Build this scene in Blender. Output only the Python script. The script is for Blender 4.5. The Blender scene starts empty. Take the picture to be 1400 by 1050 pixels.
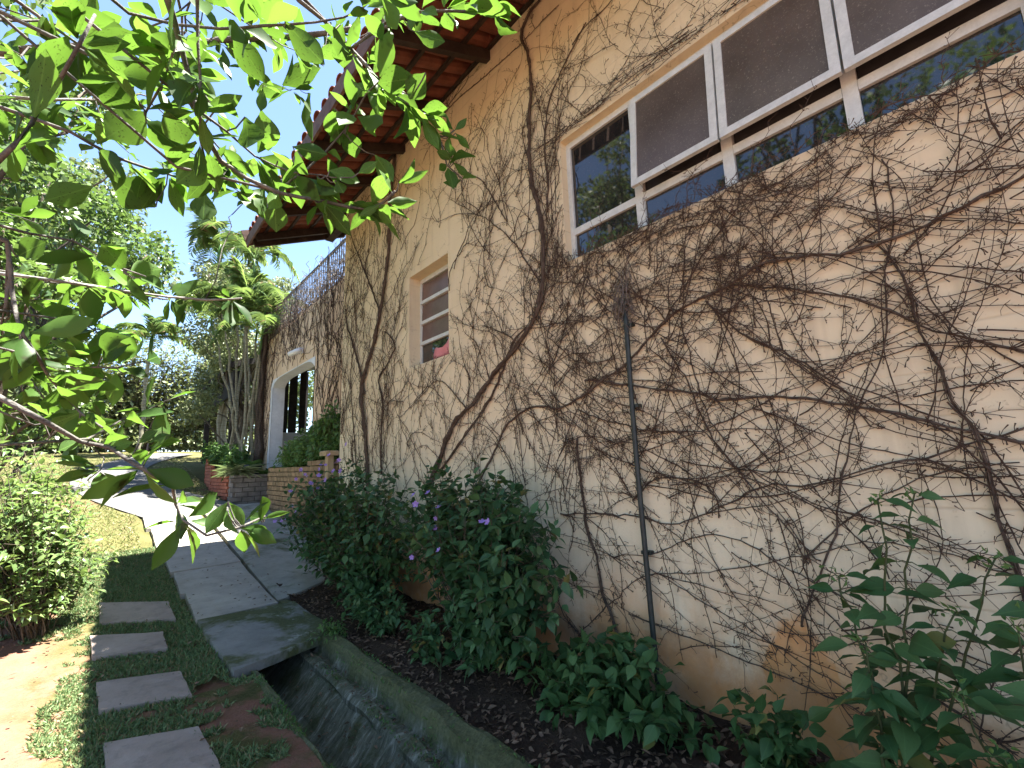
import bpy, math, random
import numpy as np
from mathutils import Matrix, Vector
R = math.radians
random.seed(7)
rng = np.random.default_rng(11)
sc = bpy.context.scene
col = sc.collection

# ---------------------------------------------------------------- camera
cam_d = bpy.data.cameras.new('camera'); cam = bpy.data.objects.new('camera', cam_d); col.objects.link(cam)
cam_d.sensor_fit = 'HORIZONTAL'; cam_d.sensor_width = 36.0; cam_d.lens = 36*620/1400
cam_d.clip_start = 0.05; cam_d.clip_end = 2000
yaw, pitch, roll = math.atan(550/620), math.atan(106/620), R(2.0)
fw = Vector((math.sin(yaw)*math.cos(pitch), math.cos(yaw)*math.cos(pitch), math.sin(pitch)))
rt = Vector((math.cos(yaw), -math.sin(yaw), 0)); up = rt.cross(fw)
r2 = rt*math.cos(roll)-up*math.sin(roll); u2 = up*math.cos(roll)+rt*math.sin(roll)
m = Matrix((r2, u2, -fw)).transposed().to_4x4(); m.translation = (0, 0, 1.6)
cam.matrix_world = m
sc.camera = cam
# ---------------------------------------------------------------- sky, sun, exposure
SUN = Vector((1.39, -.62, 5.34)).normalized()
elev = math.asin(SUN.z); azim = math.atan2(SUN.x, SUN.y)
world = bpy.data.worlds.new('World'); sc.world = world; world.use_nodes = True
wn = world.node_tree.nodes; wl = world.node_tree.links
sky = wn.new('ShaderNodeTexSky'); sky.sky_type = 'NISHITA'; sky.sun_disc = False
sky.sun_elevation = elev; sky.sun_rotation = azim; sky.altitude = 700; sky.air_density = .85; sky.dust_density = .4; sky.ozone_density = 1.0
wl.new(sky.outputs[0], wn['Background'].inputs[0]); wn['Background'].inputs[1].default_value = .064
sun_d = bpy.data.lights.new('sun', 'SUN'); sun_d.energy = 5.0; sun_d.angle = R(.53); sun_d.color = (1, .95, .86)
sun = bpy.data.objects.new('sun', sun_d); col.objects.link(sun); sun.rotation_euler = SUN.to_track_quat('Z', 'Y').to_euler()
sun.location = (8, -4, 25)
sc.view_settings.view_transform = 'Standard'; sc.view_settings.look = 'None'; sc.view_settings.gamma = 1
sc.view_settings.use_curve_mapping = False; sc.view_settings.exposure = 3.0

W = 2.83          # plane of the long vine-covered wall
XW = 3.35         # plane of the set-back wing
SL, Y0 = .12, 5.0
def zg(y):        # the garden climbs gently away from the camera
    t = np.asarray(y, float)-Y0
    return np.where(t <= 0, 0, np.where(t < 2, SL*t*t/4, np.minimum(SL*(t-1), 2.75)))
STEMS=[
 ('corner',0.040,0.030,[(6.29, 1.32), (6.45, 2.11), (6.59, 2.76), (6.44, 3.07), (6.16, 3.5), (5.91, 3.99), (5.76, 4.64), (5.73, 5.17), (5.69, 5.55), (5.6, 5.92), (5.59, 6.24), (5.45, 6.37)]),
 ('corner',0.030,0.014,[(6.53, 2.66), (6.59, 2.93), (6.87, 3.4), (7.23, 3.93), (7.35, 4.28)]),
 ('corner',0.020,0.012,[(5.9, 1.48), (5.93, 1.86), (5.91, 2.44), (6.06, 2.81), (5.81, 2.98), (5.55, 3.16), (5.68, 3.36), (5.89, 3.48)]),
 ('corner',0.020,0.008,[(6.18, 3.38), (6.1, 3.89), (6.37, 4.34), (6.87, 5.02), (7.29, 5.7), (7.47, 6.01)]),
 ('corner',0.014,0.006,[(6.76, 1.58), (6.96, 2.49), (7.06, 3.21), (6.87, 3.9), (7.04, 4.7)]),
 ('slant',0.040,0.020,[(4.65, 1.38), (4.55, 1.52), (4.17, 1.98), (3.77, 2.22), (3.5, 2.43), (3.24, 2.6), (3.0, 2.76), (2.8, 2.93), (2.71, 3.16), (2.67, 3.45), (2.69, 3.8), (2.78, 4.12), (2.8, 4.24), (2.77, 4.86), (2.73, 5.23), (2.76, 5.58), (2.85, 5.88), (2.74, 6.04), (2.56, 6.06)]),
 ('slant',0.022,0.010,[(4.4, 1.55), (3.89, 1.93), (3.53, 2.21), (3.27, 2.52), (3.09, 2.77), (2.78, 2.91)]),
 ('slant',0.018,0.008,[(2.6, 3.83), (2.58, 4.13), (2.58, 4.56), (2.5, 4.87), (2.31, 5.14), (2.04, 5.37)]),
 ('slant',0.012,0.006,[(3.19, 4.02), (3.53, 4.61), (3.94, 5.01), (4.41, 5.68), (4.54, 5.96), (4.23, 5.98), (3.97, 5.98), (3.39, 5.9), (2.87, 5.82), (2.34, 5.82)]),
 ('slant',0.013,0.005,[(2.71, 3.16), (3.09, 3.74), (3.43, 4.13), (3.81, 4.44), (4.17, 4.75)]),
 ('slant',0.012,0.004,[(3.88, 2.16), (4.45, 2.56), (4.87, 2.44), (5.43, 2.23)]),
 ('rising',0.018,0.013,[(3.78, 1.34), (3.64, 1.49), (3.45, 1.72), (3.24, 1.98), (2.9, 2.09), (2.61, 2.05), (2.45, 2.06), (2.1, 2.19), (1.89, 2.27), (1.59, 2.5), (1.38, 2.61), (1.11, 2.64), (0.88, 2.71), (0.68, 2.68), (0.51, 2.64), (0.33, 2.64), (0.18, 2.66), (-0.05, 2.73), (-0.19, 2.75)]),
 ('rising',0.010,0.005,[(1.59, 2.5), (1.39, 2.7), (1.25, 2.88), (1.09, 3.02), (0.98, 3.13)]),
 ('rising',0.011,0.006,[(1.26, 2.58), (1.08, 2.32), (0.91, 2.17), (0.76, 2.05), (0.61, 1.89), (0.52, 1.69)]),
 ('rising',0.009,0.005,[(1.6, 2.42), (1.43, 2.08), (1.32, 1.74), (1.14, 1.49), (1.02, 1.3), (0.9, 1.11), (0.86, 0.86), (0.68, 0.68), (0.42, 0.51), (0.21, 0.38)]),
 ('rising',0.008,0.005,[(1.44, 2.49), (1.34, 1.87), (1.2, 1.65), (1.06, 1.43), (0.94, 1.22), (0.82, 1.03)]),
 ('level',0.014,0.012,[(2.28, 2.22), (1.88, 2.12), (1.36, 1.99), (1.26, 1.94), (0.97, 1.92), (0.78, 1.88), (0.54, 1.81), (0.3, 1.72), (0.14, 1.65), (-0.01, 1.59)]),
 ('level',0.011,0.009,[(1.13, 2.64), (0.88, 2.56), (0.71, 2.48), (0.57, 2.4), (0.39, 2.28), (0.25, 2.14), (0.14, 2.08), (-0.07, 1.94)]),
 ('level',0.010,0.006,[(1.93, 1.3), (1.85, 1.37), (1.74, 1.45), (1.46, 1.44), (1.34, 1.35), (1.34, 1.23)]),
 ('level',0.009,0.008,[(2.64, 1.16), (2.18, 1.18), (1.87, 1.18), (1.63, 1.15), (1.34, 1.24), (1.17, 1.31), (0.97, 1.38), (0.85, 1.37), (0.51, 1.47), (0.28, 1.52), (0.14, 1.57), (-0.02, 1.62)]),
 ('level',0.009,0.006,[(2.38, 1.99), (2.03, 1.85), (1.68, 1.77), (1.42, 1.75), (1.22, 1.8), (1.05, 1.85), (0.86, 1.95)]),
 ('hairy',0.012,0.016,[(2.4, 1.76), (2.36, 1.25), (2.33, 1.04), (2.24, 0.81), (2.2, 0.59), (2.12, 0.46), (2.08, 0.23)]),
 ('hairy',0.008,0.008,[(2.08, 0.25), (2.25, 0.16), (2.44, 0.23), (2.65, 0.39), (2.76, 0.59), (2.87, 0.81)]),
 ('hairy',0.012,0.008,[(0.11, 0.69), (0.11, 0.9), (0.11, 1.12), (0.12, 1.3), (0.12, 1.39), (0.13, 1.52), (0.14, 1.66), (0.21, 1.85), (0.22, 2.0), (0.26, 2.14), (0.26, 2.18), (0.26, 2.34), (0.31, 2.52), (0.39, 2.64)]),
 ('hairy',0.009,0.006,[(0.95, 0.68), (0.86, 0.91), (0.72, 1.22), (0.71, 1.3), (0.61, 1.6), (0.54, 1.83), (0.42, 2.1), (0.39, 2.4), (0.34, 2.63), (0.31, 2.92), (0.33, 3.06)]),
 ('hairy',0.008,0.005,[(0.89, 1.02), (0.74, 1.18), (0.54, 1.33), (0.35, 1.44), (0.19, 1.49), (0.04, 1.5)]),
 ('hairy',0.007,0.005,[(1.87, 0.93), (1.49, 1.07), (1.22, 1.07), (0.97, 0.93), (0.67, 0.81), (0.37, 0.68), (0.17, 0.62)]),
 ('hairy',0.006,0.005,[(2.03, 0.53), (1.65, 0.48), (1.29, 0.45), (0.97, 0.41), (0.67, 0.35)]),
 ('hairy',0.006,0.004,[(1.94, 0.88), (1.48, 0.72), (1.12, 0.57), (0.86, 0.46), (0.7, 0.37)]),
 ('hairy',0.006,0.004,[(2.51, 0.27), (2.21, 0.54), (1.89, 0.79), (1.46, 0.9), (1.11, 0.99), (0.81, 1.1), (0.62, 1.17), (0.4, 1.16), (0.1, 1.07)]),
]
BRANCHES=[
 (0.0068,0.0036,[(-0.012, 0.932, 2.542), (0.01, 0.958, 2.487), (0.037, 1.061, 2.492), (0.067, 1.103, 2.435), (0.079, 1.064, 2.351), (0.105, 1.104, 2.328), (0.138, 1.185, 2.335), (0.196, 1.153, 2.294), (0.248, 1.093, 2.251), (0.356, 1.116, 2.279), (0.484, 1.115, 2.301), (0.506, 1.008, 2.311)]),
 (0.0037,0.0018,[(0.049, 0.867, 2.513), (0.054, 0.964, 2.526), (0.064, 1.007, 2.467), (0.071, 0.988, 2.37), (0.089, 1.07, 2.299), (0.116, 1.16, 2.282)]),
 (0.0062,0.0024,[(0.191, 1.045, 2.831), (0.254, 1.017, 2.727), (0.324, 1.053, 2.745), (0.417, 1.108, 2.769), (0.444, 1.066, 2.699), (0.501, 1.034, 2.622), (0.62, 1.072, 2.648), (0.699, 1.096, 2.627), (0.706, 1.059, 2.507), (0.752, 1.044, 2.469)]),
 (0.0050,0.0024,[(0.413, 1.098, 2.761), (0.452, 1.028, 2.784), (0.507, 0.884, 2.756), (0.612, 0.836, 2.797), (0.698, 0.814, 2.872), (0.696, 0.729, 2.844)]),
 (0.0187,0.0136,[(-0.662, 2.739, 3.325), (-0.5, 2.67, 3.404), (-0.245, 2.462, 3.434), (0.07, 2.43, 3.635), (0.246, 2.475, 3.811), (0.533, 2.231, 3.826), (0.747, 1.992, 3.818)]),
 (0.0050,0.0024,[(-0.223, 1.166, 2.104), (-0.19, 1.132, 2.156), (-0.167, 1.057, 2.152), (-0.151, 1.067, 2.208), (-0.143, 1.095, 2.286), (-0.121, 1.036, 2.29), (-0.096, 0.959, 2.316), (-0.085, 0.974, 2.399)]),
 (0.0050,0.0030,[(-0.347, 1.665, 2.575), (-0.295, 1.644, 2.584), (-0.205, 1.544, 2.561), (-0.118, 1.572, 2.625), (-0.042, 1.625, 2.722)]),
 (0.0050,0.0024,[(-0.31, 1.489, 2.473), (-0.263, 1.482, 2.461), (-0.141, 1.413, 2.416), (-0.041, 1.468, 2.421), (0.1, 1.543, 2.456), (0.179, 1.479, 2.419)]),
 (0.0031,0.0018,[(0.08, 1.093, 2.38), (0.143, 1.142, 2.389), (0.217, 1.201, 2.394), (0.289, 1.138, 2.345), (0.35, 1.077, 2.328)]),
 (0.0056,0.0036,[(-0.361, 1.957, 2.197), (-0.277, 1.864, 2.175), (-0.126, 1.837, 2.177), (-0.046, 1.953, 2.214), (0.217, 1.947, 2.231), (0.311, 1.811, 2.216)]),
 (0.0050,0.0024,[(-0.198, 1.345, 2.088), (-0.181, 1.364, 1.981), (-0.156, 1.308, 1.886), (-0.132, 1.356, 1.849), (-0.096, 1.439, 1.796), (-0.053, 1.392, 1.743), (-0.016, 1.34, 1.704)]),
 (0.0056,0.0024,[(-0.22, 1.319, 1.788), (-0.163, 1.261, 1.752), (-0.092, 1.247, 1.702), (-0.048, 1.328, 1.674), (-0.0, 1.336, 1.659), (0.054, 1.258, 1.613), (0.112, 1.268, 1.575), (0.126, 1.34, 1.528), (0.139, 1.303, 1.493), (0.173, 1.229, 1.465), (0.25, 1.267, 1.467), (0.31, 1.311, 1.485)]),
 (0.0031,0.0012,[(-0.04, 1.438, 1.685), (-0.014, 1.49, 1.715), (0.064, 1.549, 1.771), (0.133, 1.469, 1.804)]),
 (0.0037,0.0018,[(-0.25, 1.5, 1.903), (-0.219, 1.602, 1.913), (-0.1, 1.609, 1.888), (-0.004, 1.52, 1.872), (0.054, 1.547, 1.903)]),
 (0.0043,0.0018,[(-0.241, 1.156, 2.527), (-0.219, 1.216, 2.551), (-0.161, 1.172, 2.496), (-0.122, 1.154, 2.461), (-0.058, 1.234, 2.503)]),
 (0.0037,0.0018,[(-0.049, 1.055, 2.372), (-0.003, 1.155, 2.371), (0.016, 1.116, 2.414), (0.027, 1.009, 2.423), (0.035, 1.018, 2.456)]),
 (0.0037,0.0018,[(-0.101, 0.969, 2.474), (-0.042, 1.055, 2.503), (0.099, 1.014, 2.533), (0.2, 0.9, 2.52), (0.305, 0.857, 2.571), (0.394, 0.794, 2.687)]),
 (0.0031,0.0018,[(-0.23, 1.281, 2.097), (-0.168, 1.341, 2.112), (-0.106, 1.404, 2.141), (-0.01, 1.358, 2.078), (0.057, 1.318, 2.053)]),
 (0.0031,0.0018,[(0.257, 1.134, 2.276), (0.32, 1.125, 2.362), (0.397, 1.088, 2.483), (0.421, 0.934, 2.54), (0.48, 0.883, 2.497)]),
 (0.0037,0.0018,[(-0.31, 1.4, 2.593), (-0.214, 1.463, 2.716), (-0.107, 1.448, 2.734), (0.005, 1.31, 2.74), (0.098, 1.244, 2.862)]),
 (0.0037,0.0018,[(-0.26, 1.577, 1.998), (-0.189, 1.687, 2.024), (-0.091, 1.685, 2.022), (-0.025, 1.602, 1.951)]),
 (0.0025,0.0012,[(0.108, 1.331, 2.904), (0.215, 1.312, 2.867), (0.333, 1.386, 2.93), (0.427, 1.37, 2.921)]),
 (0.0041,0.0025,[(0.023, 1.455, 3.009), (0.054, 1.582, 3.031), (0.081, 1.613, 2.879), (0.161, 1.588, 2.757), (0.14, 1.707, 2.759), (0.243, 1.792, 2.728), (0.208, 1.739, 2.604)]),
 (0.0022,0.0013,[(0.068, 1.42, 3.176), (0.077, 1.418, 3.076), (0.108, 1.588, 3.061), (0.089, 1.689, 3.017), (0.122, 1.69, 2.809)]),
 (0.0037,0.0017,[(0.129, 1.768, 3.529), (0.247, 1.922, 3.597), (0.371, 1.915, 3.563), (0.49, 1.84, 3.383), (0.488, 1.926, 3.377)]),
 (0.0030,0.0017,[(0.572, 1.867, 3.493), (0.713, 1.82, 3.598), (0.872, 1.767, 3.777), (0.991, 1.562, 3.735)]),
 (0.0030,0.0017,[(-0.299, 1.575, 2.312), (-0.264, 1.576, 2.434), (-0.267, 1.653, 2.484), (-0.232, 1.553, 2.524)]),
 (0.0041,0.0030,[(-0.489, 2.512, 3.175), (-0.423, 2.559, 3.275), (-0.3, 2.659, 3.434), (-0.182, 2.538, 3.407), (-0.004, 2.394, 3.402)]),
 (0.0030,0.0017,[(-0.476, 2.437, 3.056), (-0.414, 2.507, 3.113), (-0.208, 2.651, 3.208), (-0.012, 2.602, 3.071)]),
 (0.0019,0.0013,[(0.07, 1.854, 2.768), (0.158, 1.767, 2.674), (0.242, 1.842, 2.662), (0.381, 1.934, 2.669)]),
 (0.0046,0.0036,[(-0.584, 2.743, 2.371), (-0.494, 2.883, 2.503), (-0.274, 2.988, 2.523), (-0.177, 2.826, 2.486), (0.158, 2.796, 2.473)]),
 (0.0030,0.0017,[(-0.229, 1.599, 2.174), (-0.235, 1.688, 2.045), (-0.243, 1.796, 1.976), (-0.186, 1.748, 1.881), (-0.136, 1.692, 1.798)]),
 (0.0033,0.0017,[(-0.426, 1.834, 1.904), (-0.391, 1.944, 1.914), (-0.311, 2.017, 1.876), (-0.244, 1.921, 1.787), (-0.172, 1.91, 1.753), (-0.124, 2.032, 1.764), (-0.01, 2.033, 1.656), (-0.044, 1.917, 1.588)]),
 (0.0019,0.0008,[(-0.185, 2.595, 1.761), (-0.144, 2.449, 1.841), (-0.025, 2.522, 1.934)]),
 (0.0022,0.0013,[(-0.52, 2.479, 2.098), (-0.426, 2.41, 2.06), (-0.298, 2.568, 2.074), (-0.11, 2.648, 2.019)]),
 (0.0026,0.0013,[(-0.493, 2.009, 3.046), (-0.418, 2.035, 3.011), (-0.363, 2.179, 3.093), (-0.298, 2.208, 3.015)]),
 (0.0022,0.0013,[(-0.168, 1.936, 2.945), (-0.104, 1.94, 2.793), (-0.058, 2.004, 2.93), (-0.041, 1.946, 3.098)]),
 (0.0022,0.0013,[(-0.191, 1.366, 2.773), (-0.119, 1.382, 2.663), (0.049, 1.389, 2.811)]),
 (0.0019,0.0013,[(-0.515, 2.348, 2.567), (-0.403, 2.234, 2.524), (-0.273, 2.332, 2.539)]),
 (0.0019,0.0013,[(0.306, 2.095, 2.676), (0.356, 1.919, 2.712), (0.498, 1.894, 2.841)]),
 (0.0022,0.0013,[(-0.357, 1.813, 2.97), (-0.218, 1.751, 2.947), (-0.137, 1.824, 3.062)]),
 (0.0022,0.0013,[(-0.406, 2.123, 2.194), (-0.277, 2.07, 2.161), (-0.193, 2.188, 2.215)]),
 (0.0015,0.0008,[(0.111, 2.044, 3.395), (0.236, 1.914, 3.292), (0.363, 1.947, 3.23), (0.525, 2.017, 3.352)]),
]
LEAVES=[
 ((-0.058, 1.234, 2.503),(-0.117, 1.24, 2.618),0.0985),
 ((-0.052, 1.068, 2.367),(-0.098, 0.987, 2.331),0.0363),
 ((0.027, 1.009, 2.423),(-0.053, 1.03, 2.418),0.0599),
 ((-0.045, 1.96, 3.057),(0.048, 1.874, 3.111),0.1123),
 ((0.018, 1.107, 2.414),(-0.047, 1.096, 2.402),0.0548),
 ((-0.048, 1.078, 2.365),(-0.109, 1.084, 2.338),0.0405),
 ((-0.007, 1.148, 2.37),(-0.086, 1.083, 2.335),0.0529),
 ((-0.003, 1.155, 2.371),(-0.06, 1.19, 2.299),0.0766),
 ((0.027, 1.132, 2.396),(0.073, 1.145, 2.319),0.0721),
 ((-0.001, 1.167, 2.355),(0.062, 1.28, 2.388),0.0554),
 ((0.082, 1.606, 2.9),(0.038, 1.673, 2.834),0.0824),
 ((0.042, 1.504, 2.466),(0.144, 1.477, 2.472),0.0745),
 ((0.108, 1.125, 2.292),(0.063, 1.156, 2.225),0.0609),
 ((0.147, 1.511, 2.42),(0.149, 1.522, 2.334),0.0687),
 ((0.174, 1.117, 2.428),(0.195, 1.123, 2.35),0.0687),
 ((0.37, 2.007, 3.154),(0.424, 2.068, 3.012),0.1179),
 ((0.04, 1.569, 2.361),(-0.049, 1.569, 2.407),0.1069),
 ((-0.091, 1.5, 2.337),(-0.172, 1.513, 2.271),0.0616),
 ((0.104, 1.1, 2.298),(0.141, 1.164, 2.244),0.0360),
 ((0.879, 1.769, 3.772),(0.843, 1.692, 3.827),0.0900),
 ((0.52, 0.93, 2.748),(0.595, 0.9, 2.736),0.0528),
 ((0.456, 1.037, 2.778),(0.504, 1.13, 2.761),0.0701),
 ((0.374, 1.086, 2.757),(0.409, 1.137, 2.727),0.0599),
 ((0.199, 0.898, 2.522),(0.282, 0.903, 2.471),0.0559),
 ((0.457, 1.868, 3.426),(0.569, 1.854, 3.391),0.0813),
 ((0.12, 0.995, 2.53),(0.194, 1.049, 2.484),0.0587),
 ((0.446, 1.983, 3.302),(0.584, 1.969, 3.473),0.0975),
 ((0.458, 1.995, 3.307),(0.351, 2.038, 3.253),0.0653),
 ((0.565, 2.007, 3.35),(0.601, 2.112, 3.181),0.1168),
 ((0.358, 1.054, 2.51),(0.395, 1.119, 2.475),0.0661),
 ((0.483, 0.852, 2.524),(0.397, 0.888, 2.488),0.0619),
 ((0.496, 0.834, 2.533),(0.476, 0.882, 2.484),0.0578),
 ((0.62, 1.064, 2.655),(0.692, 1.042, 2.687),0.0447),
 ((0.399, 1.078, 2.484),(0.444, 1.118, 2.446),0.0533),
 ((0.482, 1.08, 2.449),(0.542, 1.093, 2.4),0.0491),
 ((0.42, 1.04, 2.345),(0.461, 1.023, 2.384),0.0289),
 ((0.509, 0.993, 2.329),(0.499, 0.87, 2.327),0.0245),
 ((0.509, 0.993, 2.329),(0.578, 0.965, 2.376),0.0245),
 ((0.488, 1.087, 2.304),(0.526, 1.059, 2.253),0.0551),
 ((0.385, 1.915, 2.735),(0.311, 1.897, 2.595),0.1177),
 ((0.243, 1.104, 2.234),(0.262, 1.142, 2.174),0.0536),
 ((0.335, 1.095, 2.331),(0.385, 1.13, 2.297),0.0416),
 ((0.376, 1.072, 2.322),(0.394, 1.068, 2.291),0.0330),
 ((0.259, 1.161, 2.376),(0.304, 1.143, 2.315),0.0435),
 ((0.282, 1.121, 2.404),(0.36, 1.101, 2.402),0.0432),
 ((0.356, 1.068, 2.34),(0.427, 1.046, 2.33),0.0495),
 ((0.331, 1.111, 2.277),(0.416, 1.139, 2.281),0.0494),
 ((0.432, 1.114, 2.3),(0.486, 1.121, 2.306),0.0340),
 ((0.5, 1.017, 2.313),(0.464, 1.008, 2.361),0.0369),
 ((0.484, 1.115, 2.301),(0.462, 1.188, 2.275),0.0301),
 ((0.484, 1.115, 2.301),(0.521, 1.102, 2.279),0.0301),
 ((0.732, 1.062, 2.641),(0.68, 1.032, 2.645),0.0254),
 ((0.735, 1.059, 2.641),(0.765, 1.036, 2.681),0.0228),
 ((0.736, 1.056, 2.629),(0.796, 1.069, 2.611),0.0227),
 ((0.724, 1.071, 2.622),(0.731, 1.095, 2.577),0.0253),
 ((0.698, 1.094, 2.631),(0.726, 1.046, 2.608),0.0203),
 ((0.717, 1.05, 2.524),(0.677, 1.071, 2.546),0.0289),
 ((0.713, 1.057, 2.534),(0.663, 0.966, 2.508),0.0291),
 ((0.719, 1.045, 2.512),(0.782, 1.053, 2.497),0.0263),
 ((0.748, 1.049, 2.468),(0.722, 1.096, 2.466),0.0262),
 ((0.75, 1.045, 2.469),(0.75, 0.97, 2.445),0.0285),
 ((0.706, 1.059, 2.507),(0.69, 1.083, 2.496),0.0287),
 ((0.634, 1.076, 2.645),(0.656, 1.028, 2.618),0.0249),
 ((0.623, 1.077, 2.645),(0.605, 1.15, 2.627),0.0398),
 ((-0.035, 1.539, 1.902),(-0.001, 1.452, 1.934),0.0769),
 ((-0.082, 1.423, 1.773),(-0.124, 1.388, 1.763),0.0528),
 ((-0.053, 1.392, 1.743),(-0.102, 1.417, 1.714),0.0472),
 ((-0.041, 1.382, 1.743),(-0.012, 1.426, 1.717),0.0298),
 ((-0.056, 1.393, 1.736),(-0.02, 1.321, 1.705),0.0343),
 ((-0.01, 1.335, 1.668),(0.027, 1.316, 1.692),0.0348),
 ((0.008, 1.329, 1.663),(0.064, 1.339, 1.642),0.0183),
 ((0.047, 1.285, 1.667),(0.073, 1.263, 1.695),0.0237),
 ((0.063, 1.271, 1.66),(0.119, 1.317, 1.678),0.0254),
 ((0.062, 1.27, 1.667),(0.092, 1.229, 1.685),0.0195),
 ((-0.089, 2.652, 2.0),(-0.153, 2.672, 2.007),0.0699),
 ((-0.056, 2.51, 1.96),(-0.005, 2.444, 1.96),0.0777),
 ((0.054, 1.547, 1.903),(0.085, 1.596, 1.931),0.0411),
 ((0.02, 1.532, 1.869),(0.056, 1.531, 1.866),0.0310),
 ((-0.008, 1.358, 2.078),(-0.055, 1.327, 2.121),0.0574),
 ((0.021, 1.342, 2.062),(0.056, 1.285, 2.037),0.0304),
 ((-0.001, 1.352, 2.072),(0.056, 1.4, 2.112),0.0570),
 ((-0.134, 1.689, 2.015),(-0.096, 1.714, 2.06),0.0428),
 ((-0.09, 1.601, 1.888),(-0.147, 1.622, 1.918),0.0449),
 ((-0.075, 1.585, 1.881),(-0.032, 1.636, 1.865),0.0445),
 ((-0.046, 1.953, 2.214),(-0.104, 1.953, 2.263),0.0627),
 ((-0.189, 1.848, 2.174),(-0.226, 1.828, 2.121),0.0656),
 ((-0.215, 1.617, 2.154),(-0.171, 1.573, 2.19),0.0581),
 ((-0.156, 1.308, 1.886),(-0.175, 1.275, 1.9),0.0372),
 ((-0.148, 1.331, 1.865),(-0.123, 1.386, 1.839),0.0335),
 ((-0.096, 1.439, 1.796),(-0.11, 1.379, 1.831),0.0312),
 ((-0.0, 1.336, 1.659),(0.035, 1.315, 1.672),0.0266),
 ((-0.048, 1.328, 1.674),(-0.079, 1.317, 1.656),0.0285),
 ((0.218, 1.264, 1.53),(0.18, 1.272, 1.463),0.0354),
 ((0.22, 1.268, 1.53),(0.258, 1.276, 1.472),0.0277),
 ((0.217, 1.263, 1.51),(0.221, 1.218, 1.466),0.0197),
 ((0.3, 1.302, 1.476),(0.293, 1.248, 1.535),0.0452),
 ((0.306, 1.306, 1.478),(0.276, 1.313, 1.488),0.0289),
 ((0.306, 1.306, 1.48),(0.371, 1.333, 1.49),0.0165),
 ((0.248, 1.268, 1.467),(0.312, 1.277, 1.453),0.0239),
]
# ---------------------------------------------------------------- helpers
def tag(o, label=None, cat=None, group=None, kind=None):
    if label: o['label'] = label
    if cat: o['category'] = cat
    if group: o['group'] = group
    if kind: o['kind'] = kind
    return o
PINV = {}
def link(o, parent=None):
    col.objects.link(o)
    if parent is not None:
        o.parent = parent
        if parent.name in PINV: o.matrix_parent_inverse = PINV[parent.name]
    return o
def thing(name, loc, label, cat, group=None):
    o = bpy.data.objects.new(name, None); col.objects.link(o); o.location = loc; o.empty_display_size = .1
    PINV[o.name] = Matrix.Translation(loc).inverted()
    return tag(o, label, cat, group)
def mesh(name, V, F, mat, smooth=False):
    """V (n,3); F list of int arrays (k, verts per face)"""
    me = bpy.data.meshes.new(name); V = np.asarray(V, np.float32)
    if not isinstance(F, list): F = [F]
    F = [np.asarray(f, np.int32) for f in F if len(f)]
    me.vertices.add(len(V)); me.vertices.foreach_set('co', V.ravel())
    nl = sum(f.size for f in F); me.loops.add(nl)
    me.loops.foreach_set('vertex_index', np.concatenate([f.ravel() for f in F]))
    tot = np.concatenate([np.full(len(f), f.shape[1], np.int32) for f in F])
    me.polygons.add(len(tot)); me.polygons.foreach_set('loop_start', np.concatenate([[0], np.cumsum(tot)[:-1]]).astype(np.int32))
    me.polygons.foreach_set('loop_total', tot)
    me.polygons.foreach_set('use_smooth', np.full(len(tot), bool(smooth)))
    me.update(calc_edges=True); me.validate()
    if mat: me.materials.append(mat)
    return me
def obj(name, V, F, mat, parent=None, smooth=False, kind=None):
    o = bpy.data.objects.new(name, mesh(name, V, F, mat, smooth)); link(o, parent)
    if kind: o['kind'] = kind
    return o
class MB:
    """collects shapes for one mesh"""
    def __init__(s): s.V = []; s.F = {}; s.n = 0
    def add(s, V, F):
        V = np.asarray(V, float)
        if isinstance(F, list) and isinstance(F[0], tuple): F = [np.array(F)]
        for f in (F if isinstance(F, list) else [F]):
            f = np.asarray(f, int)
            if len(f): s.F.setdefault(f.shape[1], []).append(f+s.n)
        s.V.append(V); s.n += len(V); return s
    def box(s, a, b, M=None):
        (x0, y0, z0), (x1, y1, z1) = a, b
        V = np.array([(x0,y0,z0),(x1,y0,z0),(x1,y1,z0),(x0,y1,z0),(x0,y0,z1),(x1,y0,z1),(x1,y1,z1),(x0,y1,z1)], float)
        if M is not None: V = V@np.array(M.to_3x3()).T+np.array(M.translation)
        return s.add(V, [(0,3,2,1),(4,5,6,7),(0,1,5,4),(1,2,6,5),(2,3,7,6),(3,0,4,7)])
    def cbox(s, a, b, c=.006, M=None):
        """box with chamfered upper edges and corners"""
        (x0,y0,z0),(x1,y1,z1) = a, b
        V = []
        for z, i in ((z0, 0), (z1-c, 0), (z1, c)):
            V += [(x0+i,y0+i,z),(x1-i,y0+i,z),(x1-i,y1-i,z),(x0+i,y1-i,z)]
        V = np.array(V, float)
        if M is not None: V = V@np.array(M.to_3x3()).T+np.array(M.translation)
        F = [(0,3,2,1),(8,9,10,11)]
        for k in (0, 4):
            for i in range(4): j = (i+1) % 4; F.append((k+i, k+j, k+4+j, k+4+i))
        return s.add(V, F)
    def tube(s, P, r, n=6, cap=True):
        V, F = tube(P, r, n); s.add(V, F)
        return s
    def make(s, name, mat, parent=None, smooth=False, kind=None):
        return obj(name, np.concatenate(s.V), [np.concatenate(v) for v in s.F.values()], mat, parent, smooth, kind)
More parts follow.
